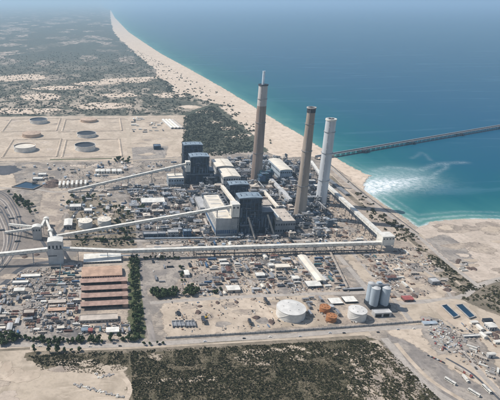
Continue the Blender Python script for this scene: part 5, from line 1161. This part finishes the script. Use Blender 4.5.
# never placed: take them away again
for key, K in KIND.items():
    if not K[3]:
        for c_ in [c for c in COL.objects if c.parent is K[0]]: bpy.data.objects.remove(c_)
        bpy.data.objects.remove(K[0])
# perimeter wall along the road
a = [P(*p) for p in [(166, 338.6), (230, 335), (290, 331.6), (350, 327.6), (422, 322)]]; t = thing('perimeter_wall', 'long dark perimeter wall between the perimeter road and the tanks', 'wall', a[0]); b = MB(); b2 = MB()
for p, q in zip(a[:-1], a[1:]):
    p, q = Vector(p) - Vector(a[0]), Vector(q) - Vector(a[0]); b.beam((p.x, p.y, 1.5), (q.x, q.y, 1.5), .5, 3.0); n_ = int((q - p).length / 7)
    for i in range(n_): c_ = p.lerp(q, i / n_); b2.box(c_.x - .45, c_.x + .45, c_.y - .45, c_.y + .45, 0, 3.3)
b.build('wall_panel', 'concrete', t); b2.build('post', 'grey', t)

# ================================================================== PLANTS
def leaf_cloud(centres, radii, n_each, seed, size, squash=.8, tint0=0.0):
    """many small leaf-clump faces spread through the given balls; returns verts, faces, tint"""
    g = np.random.default_rng(seed); V = []; T = []
    for c_, r_ in zip(centres, radii):
        dirs = g.normal(size=(n_each, 3)); dirs /= np.linalg.norm(dirs, axis=1)[:, None]; rad = r_ * g.uniform(.45, 1.05, n_each)[:, None]
        p = dirs * rad; p[:, 2] *= squash; nrm = dirs + g.normal(scale=.55, size=(n_each, 3)); nrm /= np.linalg.norm(nrm, axis=1)[:, None]
        a = np.cross(nrm, g.normal(size=(n_each, 3))); a /= np.linalg.norm(a, axis=1)[:, None]; b = np.cross(nrm, a); s = size * g.uniform(.6, 1.4, n_each)[:, None]
        q = np.stack([p - a * s - b * s * .7, p + a * s - b * s * .7, p + a * s * .8 + b * s, p - a * s * .8 + b * s], 1) + np.array(c_); V.append(q.reshape(-1, 3)); T.append(np.repeat(g.uniform(0, 1, n_each), 4))
    V = np.concatenate(V); T = np.concatenate(T); F = np.arange(len(V)).reshape(-1, 4); return V, F, T
def np_mesh(name, V, F, T, mat):
    me = bpy.data.meshes.new(name); me.vertices.add(len(V)); me.vertices.foreach_set('co', V.astype(np.float32).ravel()); me.loops.add(F.size); me.loops.foreach_set('vertex_index', F.astype(np.int32).ravel())
    me.polygons.add(len(F)); me.polygons.foreach_set('loop_start', np.arange(0, F.size, 4, dtype=np.int32)); me.update(calc_edges=True); a = me.attributes.new('tint', 'FLOAT', 'POINT'); a.data.foreach_set('value', T.astype(np.float32)); me.materials.append(M[mat]); return me
TREES = []
for k in range(5):
    rd = random.Random(40 + k); hgt = (7.5, 9, 6.2, 8.2, 10.5)[k]; cr = (3.6, 3.9, 3.2, 4.4, 3.3)[k]; cs = []; rs = []
    for i in range(8): a = rd.uniform(0, 6.28); q = rd.uniform(.1, .62) * cr; cs.append((q * math.cos(a), q * math.sin(a), hgt * rd.uniform(.42, .84))); rs.append(cr * rd.uniform(.36, .6))
    me = np_mesh('crown', *leaf_cloud(cs, rs, 26, 50 + k, .62), 'leaf'); b = MB(); b.cyl(0, 0, 0, hgt * .5, .38, .22, 8)
    for i in range(4): b.beam((0, 0, hgt * .36), (cs[i][0] * .8, cs[i][1] * .8, cs[i][2]), .16, .16)
    tm = b.mesh('trunk'); tm.materials.append(M['bark']); TREES.append((me, tm))
NT = [0]
def tree(x, y, label, group, sc, rd):
    me, tm = rd.choice(TREES); t = thing('tree', label, 'tree', (x, y), group, rd.uniform(0, 6.28)); t.scale = (sc, sc, sc * rd.uniform(.85, 1.15))
    for nm, m_ in (('crown', me), ('trunk', tm)): o_ = bpy.data.objects.new(nm, m_); COL.objects.link(o_); o_.parent = t
    NT[0] += 1
def grove(poly, count, label, group, seed, sc=(.8, 1.2), gap=2.6):
    rd = random.Random(seed); pl = [P(*p) for p in poly]; x0, x1 = min(p[0] for p in pl), max(p[0] for p in pl); y0, y1 = min(p[1] for p in pl), max(p[1] for p in pl); k = tr = 0; done = []
    while k < count and tr < count * 40:
        tr += 1; x, y = rd.uniform(x0, x1), rd.uniform(y0, y1)
        if not inside((x, y), pl) or not is_free(x, y, 1) or any((x - a) ** 2 + (y - b) ** 2 < gap * gap for a, b in done): continue
        tree(x, y, label, group, rd.uniform(*sc), rd); done.append((x, y)); k += 1
grove([(-8, 333), (12, 335), (16, 344), (-10, 346)], 16, 'dense green tree at the left end of the perimeter road', 'trees at the left end of the perimeter road', 1, (1, 1.4))
grove([(16, 338), (60, 341), (100, 340), (141, 337), (141, 341.5), (100, 344), (60, 344.8), (16, 343)], 52, 'green tree inside the perimeter road by the left yards', 'trees along the inner side of the perimeter road', 2, (.7, 1.2))
grove([(131, 258), (138.5, 258), (141.5, 336), (133, 336)], 92, 'green tree in the strip right of the red roofed sheds', 'trees in the strip right of the red roofed sheds', 3, (.75, 1.2), 2.2)
grove([(150, 292.5), (176, 291.5), (180, 297), (158, 299)], 34, 'dense tree in the clump below the grey lot', 'trees in the clump below the grey lot', 4, (1.0, 1.4))
grove([(186, 287), (198, 288), (198, 297), (184, 297)], 18, 'dense tree at the corner of the dirt yard', 'trees at the corner of the dirt yard', 5, (.9, 1.25))
grove([(180, 268), (184.5, 268), (185.5, 285), (182, 285)], 8, 'tree in the short row by the white roofed workshop', 'trees by the white roofed workshop', 6, (.7, 1))
grove([(213, 291), (221, 290.5), (221, 294), (213, 294)], 6, 'small tree left of the bright white roofed hut', 'trees left of the white roofed hut', 7, (.6, .9))
grove([(7, 193), (18, 197), (34, 206), (37, 216), (27, 214), (12, 201)], 28, 'dark tree in the belt beside the rail loop', 'trees beside the rail loop', 8, (1, 1.5), 4)
grove([(66, 205), (72, 196), (96, 196), (94, 200), (76, 212)], 18, 'dark tree along the service road above the green plot', 'trees along the service road', 9, (.9, 1.3), 4)
grove([(94, 206), (122, 206), (134, 216), (134, 235), (112, 234), (112, 218)], 34, 'tree in the green plot right of the cream tanks', 'trees right of the cream tanks', 10, (.8, 1.25), 4)
grove([(74, 239), (134, 236.5), (136, 246), (80, 247)], 30, 'tree in the belt under the inclined conveyor', 'trees under the inclined conveyor', 11, (.8, 1.2), 3)
grove([(143, 257.5), (182, 257.5), (182, 260), (143, 260)], 22, 'low dark tree in the line under the long conveyor', 'low trees under the long conveyor', 12, (.5, .75))
grove([(113, 158.6), (130, 158.2), (130, 163.5), (113, 164)], 14, 'dark tree in the square grove by the tank farm road', 'trees in the grove by the tank farm', 13, (1, 1.5), 4)
grove([(137, 196), (146, 195), (146, 212), (138, 212)], 7, 'tree by the long white roofed building', 'trees by the long white roofed building', 14, (.9, 1.3), 4)
rd = random.Random(5)
for k, (u, v_) in enumerate([(34.5, 352), (49.5, 352.2), (57.5, 352), (64.5, 351.6), (71.5, 351.4), (79.5, 351)]): tree(*P(u, v_), f'round tree on the outer verge of the perimeter road, {["first", "second", "third", "fourth", "fifth", "last"][k]} from the left', 'trees on the outer verge', (1.25, 1.2, 1.3, .85, .6, 1.05)[k], rd)
for k, (u, v_) in enumerate([(144, 345), (150, 345), (157, 344.4), (163, 344)]): tree(*P(u, v_), f'slim tree at the road junction, {["first", "second", "third", "last"][k]} from the left', 'slim trees at the junction', .7, rd)
# scrub: one mass of shrubs nobody could count
def scrub(name, polys, count, seed, size, dens=None, thr=-.1, nq=11, mat='shrub', fade=None):
    g = np.random.default_rng(seed); tv, tf, tt = [], [], []
    for v_ in range(6): q = leaf_cloud([(0, 0, .35), (.5, .2, .25), (-.4, -.3, .3)], [.75, .55, .5], nq // 3 + 1, seed + v_, .40, .75); tv.append(q[0]); tf.append(q[1]); tt.append(q[2])
    pls = [[P(*p) for p in pl] for pl in polys]; VV = []; TT_ = []
    for pl in pls:
        x0, x1 = min(p[0] for p in pl), max(p[0] for p in pl); y0, y1 = min(p[1] for p in pl), max(p[1] for p in pl); got = tr = 0
        while got < count / len(pls) and tr < count * 6:
            tr += 1; x, y = g.uniform(x0, x1), g.uniform(y0, y1)
            nz = .55 * noise.noise(Vector((x * .02, y * .02, seed))) + .75 * noise.noise(Vector((x * .07, y * .07, seed + 3)))
            if fade and g.random() < ((y - fade[0]) / (fade[1] - fade[0])) ** .6 if fade and y > fade[0] else False: continue
            if nz < thr or not inside((x, y), pl) or not is_free(x, y, 1): continue
            k = g.integers(6); s = size * g.uniform(.45, 1.35) * (1 + .5 * max(0, nz)); a = g.uniform(0, 6.28); ca, sa = math.cos(a) * s, math.sin(a) * s; v = tv[k]
            VV.append(np.stack([v[:, 0] * ca - v[:, 1] * sa + x, v[:, 0] * sa + v[:, 1] * ca + y, v[:, 2] * s * g.uniform(.7, 1.1)], 1)); TT_.append(np.clip(tt[k] * .5 + g.uniform(0, .5) + nz * .1, 0, 1)); got += 1
    V = np.concatenate(VV); me = np_mesh(name, V, np.arange(len(V)).reshape(-1, 4), np.concatenate(TT_), mat); o_ = bpy.data.objects.new(name, me); COL.objects.link(o_); tag(o_, kind='stuff')
scrub('scrub_shrubs', [[(130, 351), (260, 345), (364, 339), (378, 366), (366, 400), (360, 425), (134, 425), (132, 380)]], 13000, 3, 1.1, thr=-.2)
scrub('dry_tufts', [[(130, 351), (260, 345), (364, 339), (384, 346), (412, 372), (440, 400), (450, 425), (134, 425), (132, 380)]], 15000, 23, .8, thr=-.42, nq=7, mat='tuft')
scrub('dry_tufts', [[(28, 355), (130, 351), (128, 368), (100, 374), (40, 370)]], 1200, 24, .7, thr=-.1, nq=7, mat='tuft')
scrub('scrub_shrubs', [[(28, 356), (60, 353), (130, 351), (126, 364), (46, 366)]], 700, 4, 1.15, thr=-.15)
scrub('scrub_shrubs', [[(366, 341), (386, 347), (412, 373), (440, 400), (450, 420), (400, 420), (372, 380), (360, 364)]], 1500, 5, 1.25, thr=-.1)
scrub('scrub_shrubs', [[(456, 297), (478, 285), (505, 279), (540, 300), (530, 326), (505, 315), (480, 305)]], 420, 6, 1.8, thr=-.1)
scrub('scrub_shrubs', [[(425, 253), (437, 257), (476, 287), (462, 293), (440, 276)]], 320, 7, 1.8, thr=-.15)
scrub('scrub_shrubs', [[(346, 180), (364, 196), (416, 236), (430, 254), (410, 250), (372, 220)]], 420, 8, 2.0, thr=.05)
scrub('scrub_shrubs', [[(184, 117), (212, 106), (232, 122), (246, 133), (262, 151), (215, 156), (182, 158)]], 3200, 9, 3.4, thr=-.3, mat='farshrub')
scrub('dune_shrubs', [[(-30, 40), (112, 36), (140, 58), (178, 94), (186, 114), (100, 115), (-40, 116)]], 9500, 10, 3.8, thr=-.12, mat='farshrub', fade=(2100, 5200))
scrub('dune_shrubs', [[(118, 42), (150, 70), (180, 90), (232, 116), (264, 142), (282, 150), (262, 132), (228, 98), (190, 78), (150, 56)]], 520, 13, 4.2, thr=.12, mat='farshrub')
scrub('dune_shrubs', [[(150, 70), (176, 88), (230, 106), (262, 140), (244, 134), (216, 106), (176, 100)]], 420, 11, 5.5, thr=.12, mat='farshrub')
scrub('garden_shrubs', [[(72, 200), (100, 197), (134, 214), (136, 246), (74, 247)]], 420, 12, 1.6, thr=-.1)
# loose scrap, pallets and bits lying about the yards: far too many and too small to count
m, n, b_ = new_mat('loose_scrap'); at = node(n, 'ShaderNodeAttribute', attribute_name='tint'); r = node(n, 'ShaderNodeValToRGB'); n.links.new(at.outputs['Fac'], r.inputs[0]); r.color_ramp.interpolation = 'CONSTANT'
for k, (p_, c_) in enumerate([(0, (.05, .05, .05)), (.25, (.14, .12, .105)), (.42, (.22, .135, .09)), (.52, (.30, .27, .235)), (.74, (.42, .36, .30)), (.93, (.66, .63, .58)), (.97, (.12, .17, .24))]):
    el = r.color_ramp.elements[k] if k < 2 else r.color_ramp.elements.new(p_); el.position = p_; el.color = (*c_, 1)
n.links.new(r.outputs[0], b_.inputs['Base Color']); b_.inputs['Roughness'].default_value = .85; M['scrap'] = m
def scrap(poly, count, seed, lo=.3, hi=1.4, zmax=1.3):
    g = np.random.default_rng(seed); pl = [P(*p) for p in poly]; x0, x1 = min(p[0] for p in pl), max(p[0] for p in pl); y0, y1 = min(p[1] for p in pl), max(p[1] for p in pl); V = []; T = []; k = tr = 0
    while k < count and tr < count * 8:
        tr += 1; x, y = g.uniform(x0, x1), g.uniform(y0, y1)
        if noise.noise(Vector((x * .03, y * .03, seed))) + .5 * noise.noise(Vector((x * .11, y * .11, 4))) < -.12 or not inside((x, y), pl): continue
        a = g.uniform(lo, hi); c_ = g.uniform(lo, hi) * (g.uniform(1, 4) if g.random() < .3 else 1); h_ = g.uniform(.25, zmax); t = g.normal() * .15; ca, sa = math.cos(t), math.sin(t)
        q = [(x + dx * a * ca - dy * c_ * sa, y + dx * a * sa + dy * c_ * ca) for dx, dy in ((-1, -1), (1, -1), (1, 1), (-1, 1))]; lo_ = [(*p, -.1) for p in q]; hi_ = [(*p, h_) for p in q]
        for f in ((0, 1), (1, 2), (2, 3), (3, 0)): V += [lo_[f[0]], lo_[f[1]], hi_[f[1]], hi_[f[0]]]
        V += hi_; T += [g.random()] * 20; k += 1
    V = np.array(V); o_ = bpy.data.objects.new('loose_scrap', np_mesh('loose_scrap', V, np.arange(len(V)).reshape(-1, 4), np.array(T), 'scrap')); COL.objects.link(o_); tag(o_, kind='stuff')
scrap([(22, 271), (80, 264), (78, 330), (20, 336), (-14, 336), (-10, 300)], 1400, 1); scrap([(198, 258), (330, 255), (350, 292), (172, 296)], 1400, 2); scrap([(196, 186), (232, 158), (310, 160), (330, 200), (338, 244), (140, 246), (128, 188)], 2600, 3, .5, 2.0, 3.2)
scrap([(352, 252), (420, 246), (452, 290), (392, 300)], 600, 4); scrap([(60, 164), (180, 160), (180, 184), (60, 190)], 600, 5, .5, 1.6); scrap([(424, 318), (500, 330), (520, 380), (490, 376), (440, 350)], 250, 6); scrap([(80, 322), (130, 322), (130, 335), (80, 336)], 250, 7); scrap([(318, 208), (334, 198), (380, 240), (320, 245)], 500, 8); scrap([(150, 242), (380, 239), (376, 254), (150, 257)], 900, 9); scrap([(168, 301), (266, 298), (330, 296), (360, 322), (168, 334)], 260, 10)
# rocks of the shore revetment
g = np.random.default_rng(8); b = MB(); line = [P(*p) for p in [(361, 190), (372, 196.8), (383, 204.3), (394, 212.8), (407.5, 220.3), (416, 226.8), (419.5, 229.6), (424, 227), (432, 222.9), (450, 221), (475, 219.3), (500, 219.8)]]
for p, q in zip(line[:-1], line[1:]):
    p, q = Vector(p), Vector(q)
    for i in range(int((q - p).length / 2.2)):
        c_ = p.lerp(q, g.random()); s = g.uniform(.7, 1.7); x, y = c_.x + g.normal() * 1.8, c_.y + g.normal() * 1.8; v = [(x + s * math.cos(a) * g.uniform(.6, 1), y + s * math.sin(a) * g.uniform(.6, 1), -1.2) for a in (0, 1.26, 2.5, 3.8, 5)]
        b.add(v + [(x + g.uniform(-.2, .2), y, g.uniform(.1, .9))], [(k, (k + 1) % 5, 5) for k in range(5)])
tag(b.build('shore_rocks', 'concrete'), kind='stuff')
# likes told apart by their place: an ordinal in each run of equal labels
ORD = ['first', 'second', 'third', 'fourth', 'fifth', 'sixth', 'seventh', 'eighth', 'ninth', 'tenth']
by = {}
for o_ in COL.objects:
    if o_.parent is None and 'label' in o_.keys() and 'group' in o_.keys(): by.setdefault(o_['label'], []).append(o_)
for lab, os_ in by.items():
    if len(os_) < 2: continue
    lab = lab.split(', one of those')[0] + (', one of those' if False else '')
    us = [(Q(o_.location.x, o_.location.y, 2), o_) for o_ in os_]
    span_u = max(q[0] for q, _ in us) - min(q[0] for q, _ in us); span_v = (max(q[1] for q, _ in us) - min(q[1] for q, _ in us)); side = span_v > span_u
    us.sort(key=lambda t_: t_[0][1] if side else t_[0][0])
    for i, (_, o_) in enumerate(us):
        n_ = len(us); w_ = ORD[i] if i < 10 else f'{i + 1}th' if (i + 1) % 10 not in (1, 2, 3) or i in (10, 11, 12) else f'{i + 1}' + {1: 'st', 2: 'nd', 3: 'rd'}[(i + 1) % 10]
        end = ('the top' if side else 'the left'); w_ = 'last' if i == n_ - 1 and n_ > 2 else w_
        o_['label'] = f'{lab}, {w_} from {end}'
print('trees', NT[0], 'objects', len(COL.objects))
